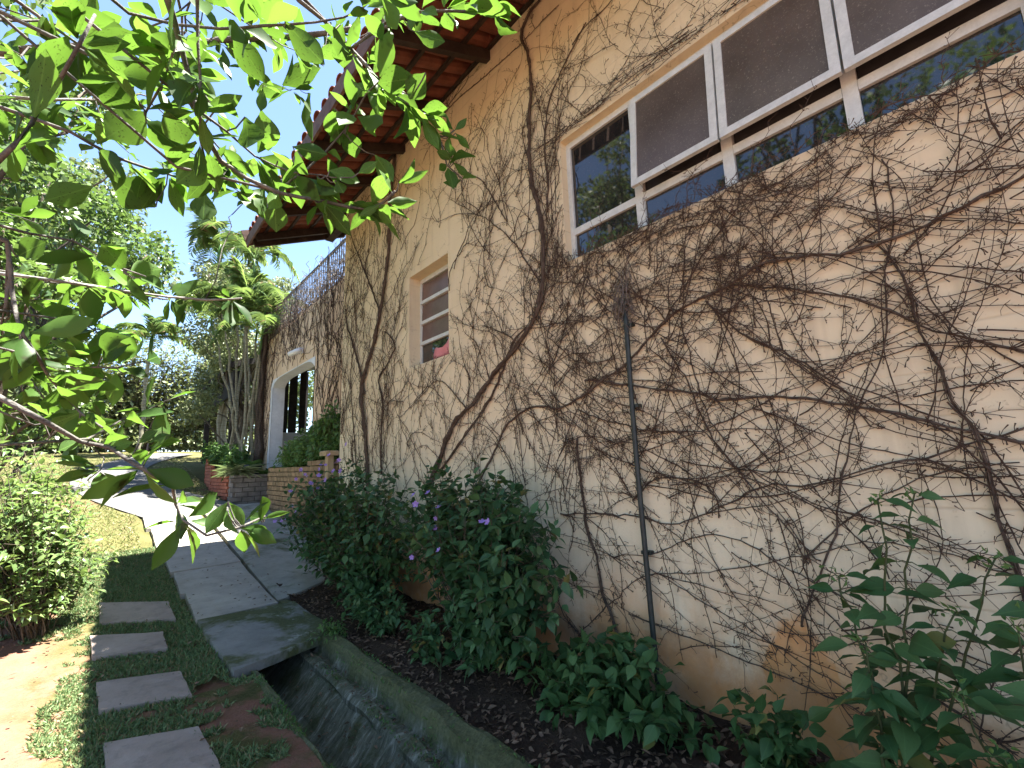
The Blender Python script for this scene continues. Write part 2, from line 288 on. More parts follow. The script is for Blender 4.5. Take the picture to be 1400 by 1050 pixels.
def tube(P, r, n=6):
    P = np.asarray(P, float); m_ = len(P); r = np.broadcast_to(np.asarray(r, float), (m_,))
    T = np.gradient(P, axis=0); T /= np.linalg.norm(T, axis=1)[:, None]+1e-12
    ref = np.array([.31, .22, .92]) if abs(T[:, 2]).mean() < .8 else np.array([.92, .3, .1])
    A = np.cross(T, ref); A /= np.linalg.norm(A, axis=1)[:, None]+1e-12
    B = np.cross(T, A)
    a = np.linspace(0, 2*np.pi, n, endpoint=False)
    V = P[:, None]+r[:, None, None]*(np.cos(a)[None, :, None]*A[:, None]+np.sin(a)[None, :, None]*B[:, None])
    i = np.arange(m_-1)[:, None]*n; j = np.arange(n)[None]; k = (j+1) % n
    F = np.stack([i+j, i+k, i+n+k, i+n+j], -1).reshape(-1, 4)
    V = V.reshape(-1, 3)
    return V, ([F, np.array([np.arange(n)[::-1], np.arange(n)+(m_-1)*n])] if n != 4 else [np.concatenate([F, [np.arange(n)[::-1], np.arange(n)+(m_-1)*n]])])
def spline(P, step):
    """Catmull-Rom resample"""
    P = np.asarray(P, float); Q = np.vstack([2*P[0]-P[1], P, 2*P[-1]-P[-2]]); out = []
    for i in range(len(P)-1):
        p0, p1, p2, p3 = Q[i:i+4]; k = max(1, int(np.linalg.norm(p2-p1)/step))
        t = np.linspace(0, 1, k, endpoint=False)[:, None]
        out.append(.5*(2*p1+(p2-p0)*t+(2*p0-5*p1+4*p2-p3)*t**2+(3*p1-p0-3*p2+p3)*t**3))
    return np.vstack(out+[P[-1:]])
def unit(v): v = np.asarray(v, float); return v/(np.linalg.norm(v, axis=-1, keepdims=True)+1e-12)
def frames(D, N):
    D = unit(D); S = unit(np.cross(D, N)); return S, D, np.cross(S, D)
def scatter(T, P, D, N, L, Wd):
    TV, TF = T; S, D, N = frames(D, N)
    L = np.asarray(L, float)[:, None, None]; Wd = np.asarray(Wd, float)[:, None, None]
    V = P[:, None]+TV[None, :, 0:1]*Wd*S[:, None]+TV[None, :, 1:2]*L*D[:, None]+TV[None, :, 2:3]*L*N[:, None]
    n = len(TV); off = (np.arange(len(P))*n)[:, None, None]
    return V.reshape(-1, 3), [(f[None]+off).reshape(-1, f.shape[1]) for f in TF]
def leaf_shape(prof, fold=.12, droop=.15, wave=0., seed=0):
    """leaf along +Y, unit length, width 1 at its widest; prof = half-width at stations"""
    r_ = np.random.default_rng(seed); n = len(prof); V = []
    for i, w in enumerate(prof):
        t = i/(n-1); z = -droop*t*t; w2 = w*.5
        V += [(-w2, t, z+fold*w2*2*.5+wave*r_.normal()), (0, t, z), (w2, t, z+fold*w2*2*.5+wave*r_.normal())]
    F = []
    for i in range(n-1):
        a = i*3; F += [(a, a+1, a+4, a+3), (a+1, a+2, a+5, a+4)]
    return np.array(V, float), [np.array(F)]
OBOV = [.05, .24, .52, .76, .93, 1., .94, .72, .38, .03]
OVATE = [.10, .66, .95, .98, .80, .52, .22, .02]
T_BIG = [leaf_shape(OBOV, .16, .10, .012, k) for k in range(4)]+[leaf_shape(OBOV, .34, .28, .02, 9)]
T_OV = [leaf_shape(OVATE, .2, .22, .012, k) for k in range(3)]
T_LOW = leaf_shape([.05, 1., .75, .03], .2, .2)
T_DIA = (np.array([(0,0,0),(-.5,.45,.06),(0,1,-.08),(.5,.45,.06)], float), [np.array([(0,1,2,3)])])
def rand_dirs(n, r_=rng): return unit(r_.normal(size=(n, 3)))

# ---------------------------------------------------------------- materials
class NT:
    def __init__(s, name):
        s.m = bpy.data.materials.new(name); s.m.use_nodes = True; s.t = s.m.node_tree; s.t.nodes.clear()
        s.out = s.t.nodes.new('ShaderNodeOutputMaterial')
    def n(s, typ, **kw):
        o = s.t.nodes.new(typ)
        for k, v in kw.items():
            if k.startswith('_'): setattr(o, k[1:], v)
            else: s.put(o.inputs[k.replace('__', ' ')] if not k.startswith('i') or not k[1:].isdigit() else o.inputs[int(k[1:])], v)
        return o
    def put(s, sock, v):
        if isinstance(v, bpy.types.NodeSocket): s.t.links.new(v, sock)
        elif isinstance(v, bpy.types.Node): s.t.links.new(v.outputs[0], sock)
        elif isinstance(v, tuple) and len(v) == 3 and sock.type == 'RGBA': sock.default_value = (*v, 1)
        else: sock.default_value = v
    def pos(s): return s.n('ShaderNodeNewGeometry').outputs['Position']
    def objc(s): return s.n('ShaderNodeTexCoord').outputs['Object']
    def noise(s, vec, scale, detail=4, rough=.55, dist=0): return s.n('ShaderNodeTexNoise', Vector=vec, Scale=scale, Detail=float(detail), Roughness=rough, Distortion=float(dist)).outputs['Fac']
    def ramp(s, fac, stops):
        r_ = s.n('ShaderNodeValToRGB', Fac=fac); e = r_.color_ramp.elements
        while len(e) < len(stops): e.new(.5)
        for q, (p, c) in zip(e, stops): q.position = p; q.color = (*c, 1) if isinstance(c, tuple) else (c, c, c, 1)
        return r_.outputs[0]
    def mix(s, fac, a, b, mode='MIX'):
        o = s.t.nodes.new('ShaderNodeMix'); o.data_type = 'RGBA'; o.blend_type = mode
        s.put(o.inputs[0], fac); s.put(o.inputs[6], a); s.put(o.inputs[7], b); return o.outputs[2]
    def math(s, op, a, b=None, clamp=False):
        o = s.t.nodes.new('ShaderNodeMath'); o.operation = op; o.use_clamp = clamp; s.put(o.inputs[0], a)
        if b is not None: s.put(o.inputs[1], b)
        return o.outputs[0]
    def sep(s, v): return s.n('ShaderNodeSeparateXYZ', Vector=v).outputs
    def bump(s, h, strength, dist=.01): return s.n('ShaderNodeBump', Height=h, Strength=strength, Distance=dist).outputs[0]
    def bsdf(s, color, rough=.8, normal=None, spec=.3, **kw):
        b = s.n('ShaderNodeBsdfPrincipled'); s.put(b.inputs['Base Color'], color); s.put(b.inputs['Roughness'], rough); b.inputs['Specular IOR Level'].default_value = spec
        if normal is not None: s.put(b.inputs['Normal'], normal)
        for k, v in kw.items(): s.put(b.inputs[k.replace('_', ' ')], v)
        return b
    def done(s, sh): s.t.links.new(sh.outputs[0] if isinstance(sh, bpy.types.Node) else sh, s.out.inputs[0]); return s.m
def simple(name, c1, c2, scale=8., rough=.8, bump=.3, spec=.3, coord='pos', dist=.01, stretch=None):
    t = NT(name); p = t.pos() if coord == 'pos' else t.objc()
    if stretch: p = t.n('ShaderNodeVectorMath', _operation='MULTIPLY', i0=p, i1=stretch).outputs[0]
    f = t.noise(p, scale, 6, .6); g = t.noise(p, scale*7, 3)
    c = t.mix(t.math('MULTIPLY', g, .35), t.ramp(f, [(.32, c1), (.68, c2)]), tuple(v*.45 for v in c1))
    return t.done(t.bsdf(c, rough, t.bump(t.math('ADD', f, g), bump, dist), spec))
def leafmat(name, dark, light, trans, tw=.4, rough=.42, spots=0., spec=.25, dry=None):
    t = NT(name)
    isl = t.n('ShaderNodeNewGeometry').outputs['Random Per Island']; ob = t.n('ShaderNodeObjectInfo').outputs['Random']
    f = t.math('FRACT', t.math('ADD', t.math('MULTIPLY', isl, 7.31), t.math('MULTIPLY', ob, 5.17)))
    c = t.mix(f, dark, light); tr = t.mix(f, tuple(v*.6 for v in trans), trans)
    if dry:
        k = t.math('GREATER_THAN', f, 1-dry[0]); c = t.mix(k, c, dry[1]); tr = t.mix(k, tr, dry[1])
    p = t.objc()
    if spots:
        mr = t.ramp(t.math('ABSOLUTE', t.sep(p)[0]), [(.0, .75*min(spots, .8)), (.035, 0.)]); c = t.mix(mr, c, tuple(min(1, v*2.2) for v in light)); tr = t.mix(mr, tr, tuple(v*.7 for v in trans))
        s_ = t.ramp(t.noise(p, 14., 3, .6), [(.60, 0.), (.68, 1.)])
        s_ = t.math('MULTIPLY', s_, spots); c = t.mix(s_, c, (.03, .035, .012)); tr = t.mix(s_, tr, (.03, .035, .01))
    b = t.bsdf(c, rough, None, spec); q = t.n('ShaderNodeBsdfTranslucent', Color=tr)
    return t.done(t.n('ShaderNodeMixShader', Fac=tw, i1=b, i2=q))

def wall_material():
    t = NT('cream_render_wall'); p = t.pos(); x, y, z = t.sep(p)
    big = t.noise(p, .9, 5, .6); fine = t.noise(p, 60., 5, .7); mid = t.noise(p, 6., 5, .65)
    base = t.ramp(big, [(.3, (.66, .556, .36)), (.7, (.705, .615, .415))])
    # greyer, chalkier lower down; warm damp stains near the soil
    lowg = t.math('SUBTRACT', 1., t.math('MULTIPLY', t.math('SUBTRACT', z, .8), .28), True)
    base = t.mix(t.math('MULTIPLY', lowg, .8), base, (.705, .62, .45))
    hgt = t.math('SUBTRACT', 1.15, t.math('MULTIPLY', t.math('SUBTRACT', z, .15), 1.35), True)
    st = t.math('MULTIPLY', hgt, t.ramp(t.noise(p, 2.1, 6, .62, .4), [(.30, 0.), (.54, 1.)]), True)
    # one rounded orange splash
    dx = t.math('DIVIDE', t.math('SUBTRACT', y, .98), .22); dz = t.math('DIVIDE', t.math('SUBTRACT', z, .30), .46)
    d2 = t.math('ADD', t.math('MULTIPLY', dx, dx), t.math('MULTIPLY', dz, dz))
    sp = t.ramp(t.math('ADD', d2, t.math('MULTIPLY', t.math('SUBTRACT', mid, .5), .9)), [(.70, .85), (1.0, 0.)])
    st = t.math('MAXIMUM', t.math('MULTIPLY', st, .9), sp)
    base = t.mix(st, base, (.56, .245, .065))
    # splash dirt thrown up from the bed, with a ragged top edge
    spl = t.ramp(t.math('SUBTRACT', t.math('ADD', .52, t.math('MULTIPLY', t.math('SUBTRACT', t.noise(p, 5., 7, .75), .5), .9)), z), [(.0, 0.), (.22, .55)])
    base = t.mix(spl, base, (.36, .19, .085))
    vo = t.n('ShaderNodeTexVoronoi', _feature='DISTANCE_TO_EDGE', Vector=t.n('ShaderNodeVectorMath', _operation='ADD', i0=p, i1=t.n('ShaderNodeTexNoise', Vector=p, Scale=3., Detail=5.).outputs['Color']).outputs[0], Scale=.8).outputs['Distance']
    base = t.mix(t.math('MULTIPLY', t.math('MULTIPLY', t.ramp(vo, [(.0, 1.), (.006, 0.)]), t.ramp(t.noise(p, 1.1, 2), [(.5, 0.), (.58, 1.)])), .6), base, (.22, .16, .10))
    # rain streaks, dirt specks
    stv = t.n('ShaderNodeVectorMath', _operation='MULTIPLY', i0=p, i1=(4., 7., .5)).outputs[0]
    base = t.mix(t.math('MULTIPLY', t.ramp(t.noise(stv, 1.3, 5, .6), [(.52, 0.), (.75, 1.)]), .30), base, (.30, .23, .15))
    base = t.mix(t.math('MULTIPLY', t.ramp(t.noise(p, 24., 4, .7), [(.62, 0.), (.72, 1.)]), .5), base, (.25, .18, .11))
    base = t.mix(t.math('MULTIPLY', t.ramp(mid, [(.4, 0.), (.7, 1.)]), .10), base, (.76, .66, .49))
    # faint block courses telegraphing through the render
    fr = t.math('ABSOLUTE', t.math('SUBTRACT', t.math('FRACT', t.math('MULTIPLY', t.math('ADD', z, t.math('MULTIPLY', t.math('SUBTRACT', big, .5), .06)), 4.9)), .5))
    ln = t.math('MULTIPLY', t.ramp(fr, [(.0, 1.), (.045, 0.)]), t.ramp(t.noise(p, 1.6, 3), [(.45, 0.), (.6, 1.)]))
    base = t.mix(t.math('MULTIPLY', ln, .28), base, (.26, .20, .13))
    h = t.math('ADD', t.math('ADD', t.math('MULTIPLY', fine, .5), t.math('MULTIPLY', mid, 1.)), t.math('MULTIPLY', ln, -.6))
    return t.done(t.bsdf(base, .9, t.bump(h, .35, .01), .2))
M_wall = wall_material()
def concrete(name, c1, c2, moss, stain=.25):
    t = NT(name); p = t.pos()
    f = t.noise(p, 2.2, 7, .65); g = t.noise(p, 45., 5, .7)
    c = t.ramp(f, [(.3, c1), (.7, c2)])
    c = t.mix(t.math('MULTIPLY', t.ramp(t.noise(p, 9., 6, .7), [(.5, 0.), (.7, 1.)]), stain), c, (.07, .065, .06))
    if moss:
        mm = t.math('MULTIPLY', t.ramp(t.math('ADD', t.noise(p, 1.5, 6, .62, .3), t.math('MULTIPLY', t.noise(p, 20., 4), .16)), moss), .92)
        c = t.mix(mm, c, t.ramp(g, [(.3, (.028, .040, .012)), (.7, (.085, .095, .028))]))
        c = t.mix(t.math('MULTIPLY', t.ramp(t.noise(p, 3.3, 6, .7, .5), [(.60, 0.), (.66, 1.)]), .55), c, (.34, .36, .33))
    return t.done(t.bsdf(c, .88, t.bump(t.math('ADD', g, f), .45, .008), .25))
M_conc = concrete('grey_concrete', (.25, .23, .205), (.37, .345, .31), None)
M_path = concrete('old_asphalt_path', (.075, .074, .072), (.13, .128, .124), None)
M_apron = concrete('weathered_concrete', (.19, .185, .165), (.32, .305, .275), [(.60, 0.), (.74, 1.)])
M_moss = concrete('mossy_concrete', (.15, .15, .145), (.24, .24, .23), [(.50, 0.), (.62, 1.)])
M_stone = concrete('stepping_stone', (.225, .18, .155), (.36, .295, .26), None, .35)
def drain_mat():
    t = NT('stained_drain_concrete'); p = t.pos(); x, y, z = t.sep(p)
    v = t.n('ShaderNodeVectorMath', _operation='MULTIPLY', i0=p, i1=(2.6, 8., 2.6)).outputs[0]
    s_ = t.noise(v, 2.4, 7, .7, .7); g = t.noise(p, 40., 5, .7); b = t.noise(p, 3.2, 6, .65)
    c = t.ramp(s_, [(.34, (.060, .065, .042)), (.54, (.155, .16, .12)), (.76, (.46, .46, .40))])
    c = t.mix(t.ramp(b, [(.48, 0.), (.60, .85)]), c, t.ramp(g, [(.3, (.03, .04, .012)), (.7, (.08, .09, .03))]))
    c = t.mix(t.ramp(t.math('ADD', t.math('MULTIPLY', z, 3.), t.math('MULTIPLY', b, .5)), [(0., 0.), (.25, .85)]), c, t.ramp(g, [(.3, (.045, .055, .020)), (.7, (.15, .155, .07))]))
    return t.done(t.bsdf(c, .85, t.bump(t.math('ADD', t.math('MULTIPLY', s_, 2.), g), .9, .02), .3))
M_drain = drain_mat()
def soil_mat():
    t = NT('garden_soil'); p = t.pos(); f = t.noise(p, 4., 7, .7); g = t.noise(p, 45., 5, .7)
    c = t.ramp(t.math('ADD', t.math('MULTIPLY', f, .6), t.math('MULTIPLY', g, .4)), [(.35, (.022, .015, .011)), (.65, (.075, .048, .032))])
    return t.done(t.bsdf(c, .95, t.bump(t.math('ADD', g, f), .9, .03), .15))
M_soil = soil_mat()
def ground_mat():
    t = NT('lawn_and_red_earth'); p = t.pos(); x, y, z = t.sep(p)
    f = t.noise(p, 1.6, 7, .65, .3); g = t.noise(p, 38., 5, .7)
    dirt = t.mix(g, (.155, .064, .045), (.26, .138, .10))
    dirt = t.mix(t.ramp(t.noise(p, 5., 5, .7), [(.4, 0.), (.75, .7)]), dirt, (.13, .085, .05))
    turf = t.ramp(t.math('ADD', t.math('MULTIPLY', f, .5), t.math('MULTIPLY', g, .5)), [(.35, (.050, .052, .018)), (.65, (.125, .118, .045))])
    # bare earth along the left edge of the walk, grass elsewhere
    e = t.math('ADD', t.math('MULTIPLY', t.math('ADD', x, .12), -2.6), t.math('MULTIPLY', t.math('SUBTRACT', f, .5), 2.4))
    nearm = t.math('SUBTRACT', 1., t.math('MULTIPLY', t.math('SUBTRACT', y, 7.4), .5), True)
    e = t.math('MULTIPLY', t.math('ADD', e, .25, True), nearm, True)
    patch = t.math('MULTIPLY', t.ramp(t.noise(p, 2.3, 5, .6), [(.42, 0.), (.52, 1.)]), t.math('SUBTRACT', 1., t.math('MULTIPLY', t.math('SUBTRACT', y, 5.4), .8), True))
    e = t.math('MAXIMUM', e, t.math('MULTIPLY', patch, .95))
    e = t.math('MAXIMUM', e, t.ramp(t.noise(p, .7, 5, .6), [(.58, 0.), (.70, .7)]))
    c = t.mix(e, turf, dirt)
    return t.done(t.bsdf(c, .95, t.bump(t.math('ADD', g, f), .7, .03), .15))
M_ground = ground_mat()
M_bark = simple('vine_bark', (.055, .038, .028), (.150, .110, .080), 30., .9, .6)
M_twig = simple('dry_twig', (.048, .030, .021), (.112, .074, .051), 25., .9, .3)
M_dry = simple('grey_dry_vine', (.10, .085, .07), (.22, .19, .165), 12., .9, .3)
M_branch = simple('tree_branch', (.055, .050, .045), (.17, .16, .145), 16., .85, .5)
M_limb = simple('pale_limb', (.16, .15, .14), (.34, .33, .31), 9., .85, .5)
M_trunk = simple('tree_trunk', (.06, .048, .036), (.16, .13, .10), 6., .9, .7)
M_stem = simple('green_stem', (.035, .05, .018), (.075, .095, .035), 20., .7, .2)
M_wstem = simple('shrub_wood', (.06, .05, .035), (.15, .125, .09), 20., .85, .4)
M_leafbig = leafmat('overhanging_leaf', (.022, .060, .016), (.085, .165, .035), (.145, .285, .035), .44, .45, .9, .16)  # dark end of the random range also stands in for shadowed leaves
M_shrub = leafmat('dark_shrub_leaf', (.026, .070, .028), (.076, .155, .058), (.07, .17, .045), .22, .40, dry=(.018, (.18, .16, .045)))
M_tall = leafmat('soft_plant_leaf', (.036, .092, .030), (.078, .155, .052), (.07, .17, .035), .25, .5, .25, dry=(.03, (.17, .18, .05)))
M_lime = leafmat('young_plant_leaf', (.06, .14, .035), (.10, .20, .05), (.14, .3, .05), .3, .5)
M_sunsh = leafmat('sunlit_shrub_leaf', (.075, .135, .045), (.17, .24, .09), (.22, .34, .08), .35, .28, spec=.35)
M_tree = leafmat('tree_leaf', (.045, .095, .025), (.12, .185, .055), (.17, .28, .06), .34, .40, spec=.35)
M_tree2 = leafmat('olive_tree_leaf', (.06, .09, .035), (.15, .18, .075), (.18, .25, .07), .32, .40, spec=.35)
M_far = leafmat('far_bush_leaf', (.10, .14, .055), (.26, .29, .14), (.18, .22, .08), .3, .5, spec=.4)
M_hedge = leafmat('hedge_leaf', (.055, .13, .034), (.125, .215, .062), (.13, .25, .05), .28, .4)
M_palm = leafmat('palm_leaflet', (.075, .14, .04), (.18, .26, .09), (.28, .40, .10), .42, .42, spec=.4, dry=(.06, (.28, .22, .11)))
M_spiky = leafmat('striped_grass_leaf', (.09, .14, .06), (.30, .33, .20), (.2, .28, .1), .25, .45)
M_grass = leafmat('grass_blade', (.075, .135, .052), (.20, .265, .12), (.17, .26, .08), .28, .55, dry=(.16, (.26, .21, .11)))
M_grass2 = leafmat('dry_grass_blade', (.10, .14, .04), (.20, .21, .08), (.17, .21, .06), .3, .6, dry=(.25, (.36, .29, .17)))
M_litter = leafmat('fallen_leaf', (.05, .032, .02), (.20, .13, .085), (.10, .06, .03), .1, .8)
M_flower = leafmat('violet_petal', (.30, .19, .55), (.42, .30, .72), (.4, .28, .7), .35, .6)
M_palmst = simple('palm_stem', (.15, .145, .09), (.34, .31, .22), 5., .7, .3, stretch=(.5, .5, 6.))
M_frame = simple('white_painted_steel', (.55, .60, .58), (.70, .75, .72), 14., .55, .15)
M_gapshade = simple('sash_gap_shade', (.02, .02, .022), (.04, .04, .04), 10., .6, .1)  # near-black tone painting the shade in the gap behind open sashes
def glass(name, c1, c2, rough, refl, dirt):
    t = NT(name); p = t.pos()
    f = t.noise(p, 3., 6, .65); g = t.noise(p, 80., 3, .7)
    c = t.mix(t.math('MULTIPLY', t.ramp(g, [(.58, 0.), (.75, 1.)]), dirt), t.ramp(f, [(.3, c1), (.7, c2)]), (.30, .27, .22))
    return t.done(t.bsdf(c, rough, None, refl))
M_pane = glass('dusty_brown_glass', (.070, .056, .045), (.115, .095, .079), .28, .45, .8)
M_paned = glass('dark_window_glass', (.008, .009, .010), (.022, .022, .022), .03, 1.0, .25)
M_panes = glass('frosted_pink_brown_glass', (.10, .062, .055), (.16, .105, .095), .22, .5, .3)
M_pink = simple('pink_cloth', (.62, .22, .24), (.72, .32, .34), 6., .9, .3)
M_wood = simple('dark_rafter_wood', (.022, .014, .010), (.055, .036, .026), 10., .7, .3, stretch=(1, 1, 1))
M_fascia = simple('brown_fascia_wood', (.09, .052, .036), (.19, .115, .085), 8., .75, .3)
M_tile = simple('terracotta_roof_tile', (.13, .042, .026), (.27, .092, .054), 5., .8, .3)
M_pole = simple('green_black_pipe', (.010, .015, .014), (.026, .036, .032), 18., .5, .2, .5)
M_white = simple('white_wash', (.58, .60, .62), (.72, .73, .74), 3., .85, .2)
M_wingw = simple('ochre_wing_wall', (.60, .44, .29), (.72, .55, .38), 2., .9, .4)
M_iron = simple('grey_iron', (.05, .05, .052), (.12, .12, .12), 10., .6, .2)
M_brickA = simple('mossy_tan_brick', (.11, .085, .045), (.30, .20, .115), 5., .95, .6)
M_mort = simple('dark_mortar', (.045, .042, .032), (.09, .082, .06), 10., .95, .5)
M_brickB = simple('red_clay_brick', (.30, .085, .045), (.46, .17, .10), 4., .9, .5)
M_brickC = simple('grey_stone_brick', (.12, .105, .095), (.26, .235, .215), 4., .95, .5)
M_sand = simple('sandstone', (.34, .25, .14), (.48, .37, .23), 8., .9, .5)
M_shed = simple('dark_shed_wood', (.012, .010, .010), (.035, .028, .024), 6., .8, .3)
M_pot = simple('blue_grey_pot', (.035, .045, .06), (.07, .085, .11), 8., .6, .2)
M_int = simple('dim_interior', (.10, .085, .075), (.14, .12, .10), 3., .9, .1)
M_metal = simple('white_lamp_case', (.65, .66, .68), (.78, .78, .8), 5., .4, .1)

# ---------------------------------------------------------------- ground and the drain
def vnoise(x, y, s, seed=0):
    """cheap smooth noise in numpy"""
    x = np.asarray(x)/s; y = np.asarray(y)/s; xi = np.floor(x).astype(int); yi = np.floor(y).astype(int); fx = x-xi; fy = y-yi
    def h(a, b):
        v = np.sin(a*127.1+b*311.7+seed*74.7)*43758.5453; return v-np.floor(v)
    fx = fx*fx*(3-2*fx); fy = fy*fy*(3-2*fy)
    return (h(xi, yi)*(1-fx)+h(xi+1, yi)*fx)*(1-fy)+(h(xi, yi+1)*(1-fx)+h(xi+1, yi+1)*fx)*fy
gx = np.unique(np.round(np.concatenate([np.linspace(-200, -8, 14), np.arange(-8, -1, .4), np.arange(-1, 1.0, .07), [1.02, 1.035, 1.4, 1.6, 1.765, 1.78], np.arange(2.2, 8, .4), np.linspace(9, 200, 14)]), 3))
gy = np.unique(np.round(np.concatenate([np.linspace(-60, -2, 8), np.arange(-2, 6, .09), [6.18, 6.2], np.arange(6.3, 14, .14), np.arange(14, 34, .6), np.linspace(36, 400, 14)]), 3))
GX, GY = np.meshgrid(gx, gy)
def gz(x, y):
    n_ = (vnoise(x, y, .5, 1)-.5)*.03+(vnoise(x, y, .17, 2)-.5)*.016
    return zg(y)+n_*np.clip((40-np.abs(y))/20, 0, 1)*(np.abs(np.asarray(x)) < 9)
GZ = gz(GX, GY)-.006
GZ = np.where((GX > .6) & (GY > 4.3) & (GX < 3.3) & (GY < 14), zg(GY)-.03, GZ)
GZ = np.where((GX > 1.775) & (GX < 12), zg(GY)-.06, GZ)
GZ = np.where((GX > 1.03) & (GX < 1.77) & (GY < 6.19), -.75, GZ)
ni, nj = GX.shape
idx = np.arange(ni*nj).reshape(ni, nj)
F = np.stack([idx[:-1, :-1], idx[:-1, 1:], idx[1:, 1:], idx[1:, :-1]], -1).reshape(-1, 4)
ground = obj('ground', np.stack([GX, GY, GZ], -1).reshape(-1, 3), F, M_ground, smooth=False)
tag(ground, 'garden ground of patchy lawn and red earth climbing away', 'ground', kind='structure')

def sweep(prof, ys, mat, name, jit=.004, seed=3):
    """cross-section (x,z) swept along Y with small unevenness"""
    prof = np.array(prof, float); ys = np.array(ys, float); V = []
    for k, y in enumerate(ys):
        for j, (x, z) in enumerate(prof):
            V.append((x+(vnoise(y, j*3.1, .3, seed)-.5)*jit*2, y, z+(vnoise(y, j*7.7, .21, seed+1)-.5)*jit*2))
    n_ = len(prof); i = np.arange(len(ys)-1)[:, None]*n_; j = np.arange(n_-1)[None]
    F = np.stack([i+j, i+j+1, i+n_+j+1, i+n_+j], -1).reshape(-1, 4)
    return obj(name, np.array(V), F, mat, smooth=False)
prof = [(1.012, -.30), (1.012, -.005), (1.03, .004), (1.055, .0), (1.07, -.03), (1.085, -.20), (1.11, -.34), (1.17, -.385), (1.24, -.37), (1.31, -.31), (1.38, -.235), (1.44, -.165), (1.485, -.125), (1.48, -.085), (1.50, -.062), (1.55, -.06), (1.575, -.085), (1.60, -.092), (1.63, -.085), (1.645, -.02), (1.655, .045), (1.672, .058), (1.74, .062), (1.775, .052), (1.79, .0), (1.79, -.30)]
drain = sweep(prof, np.arange(-2.5, 6.2, .045), M_drain, 'drain_channel', .015)
tag(drain, 'mossy concrete drainage channel running beside the planting bed', 'drain', kind='structure')
obj('end_wall', *[(lambda b: (np.concatenate(b.V), [np.concatenate(v) for v in b.F.values()]))(MB().box((1.0, 6.13, -.5), (1.79, 6.2, .0)))][0], M_drain, drain)

# planting bed along the wall
bx = np.linspace(1.782, 2.86, 18); by = np.arange(-3, 6.82, .07)
BX, BY = np.meshgrid(bx, by)
def bedz(x, y): return .035+zg(y)*1.0+(vnoise(x, y, .25, 5)-.5)*.09+(vnoise(x, y, .09, 6)-.5)*.035+.05*(np.asarray(x)-2.0)
bi, bj = BX.shape; idx = np.arange(bi*bj).reshape(bi, bj)
bed = obj('planting_bed', np.stack([BX, BY, bedz(BX, BY)], -1).reshape(-1, 3), np.stack([idx[:-1, :-1], idx[:-1, 1:], idx[1:, 1:], idx[1:, :-1]], -1).reshape(-1, 4), M_soil, smooth=True)
tag(bed, 'dark soil planting bed between drain and house wall', 'soil', kind='structure')

# concrete slab path: every slab is a piece
def slab(name, corners, th, mat, parent, dz=0., nsub=5):
    """quad slab on the slope with a bit of subdivision and rough edges"""
    c = np.array(corners, float); g = np.linspace(0, 1, nsub+1); V = []
    for a in g:
        for b in g:
            p = (c[0]*(1-a)+c[1]*a)*(1-b)+(c[3]*(1-a)+c[2]*a)*b
            e = 0 if 0 < a < 1 and 0 < b < 1 else 1
            V.append((p[0]+e*random.uniform(-.006, .006), p[1]+e*random.uniform(-.006, .006), float(zg(p[1]))+dz-e*.006+random.uniform(-.002, .002)))
    n_ = nsub+1; top = len(V)
    F = [(i*n_+j, (i+1)*n_+j, (i+1)*n_+j+1, i*n_+j+1) for i in range(nsub) for j in range(nsub)]
    ring = [i*n_ for i in range(n_)]+[nsub*n_+j for j in range(1, n_)]+[i*n_+nsub for i in range(nsub-1, -1, -1)]+[j for j in range(nsub-1, 0, -1)]
    for k in ring: V.append((V[k][0], V[k][1], V[k][2]-th))
    for a in range(len(ring)):
        b = (a+1) % len(ring); F.append((ring[b], ring[a], top+a, top+b))
    return obj(name, np.array(V), np.array(F), mat, parent)
def strip(pts, wid, dz, mat, name, parent=None, n_=5):
    P = spline([(x, y, 0) for x, y in pts], .3)[:, :2]; T = np.gradient(P, axis=0); T /= np.linalg.norm(T, axis=1)[:, None]
    Nn = np.stack([T[:, 1], -T[:, 0]], 1); wid = np.interp(np.linspace(0, 1, len(P)), np.linspace(0, 1, len(wid)), wid); V = []
    for p, q, w in zip(P, Nn, wid):
        for s_ in np.linspace(-.5, .5, n_):
            xy = p+q*s_*w; V.append((xy[0], xy[1], float(zg(xy[1]))+dz))
    i = np.arange(len(P)-1)[:, None]*n_; j = np.arange(n_-1)[None]
    return obj(name, np.array(V), np.stack([i+j, i+j+1, i+n_+j+1, i+n_+j], -1).reshape(-1, 4), mat, parent)
path = strip([(1.5, 12.4), (1.1, 13.6), (.55, 15.4), (.15, 17.6), (.1, 20), (.55, 22.5), (1.4, 25), (2.4, 27)], [1.9, 1.9, 1.8, 1.7, 1.6, 1.5, 1.5], .022, M_path, 'path')
tag(path, 'grey concrete garden path curving uphill past the lawn', 'path', kind='structure')
slab('mossy_slab', [(.84, 6.02), (.885, 4.40), (1.80, 4.72), (1.775, 5.97)], .075, M_moss, path, .062, 8)['label'] = 'mossy cover slab over the drain'
for a, b in ((6.035, 7.03), (7.05, 7.95), (7.965, 9.3), (9.32, 10.9), (10.92, 12.55)):
    l0 = .84-(a-6)*.045; l1 = .84-(b-6)*.045; r0 = 1.62-(a-6)*.012; r1 = 1.62-(b-6)*.012
    slab('slab', [(l0, b-.0), (l0, a), (r0, a+.04), (r1, b+.04)], .09, M_conc, path, .045+random.uniform(-.004, .006))
slab('apron', [(1.635, 12.6), (1.65, 6.16), (2.82, 6.86), (2.90, 12.6)], .12, M_apron, path, .04, 14)['label'] = 'wide weathered concrete apron beside the slabs'

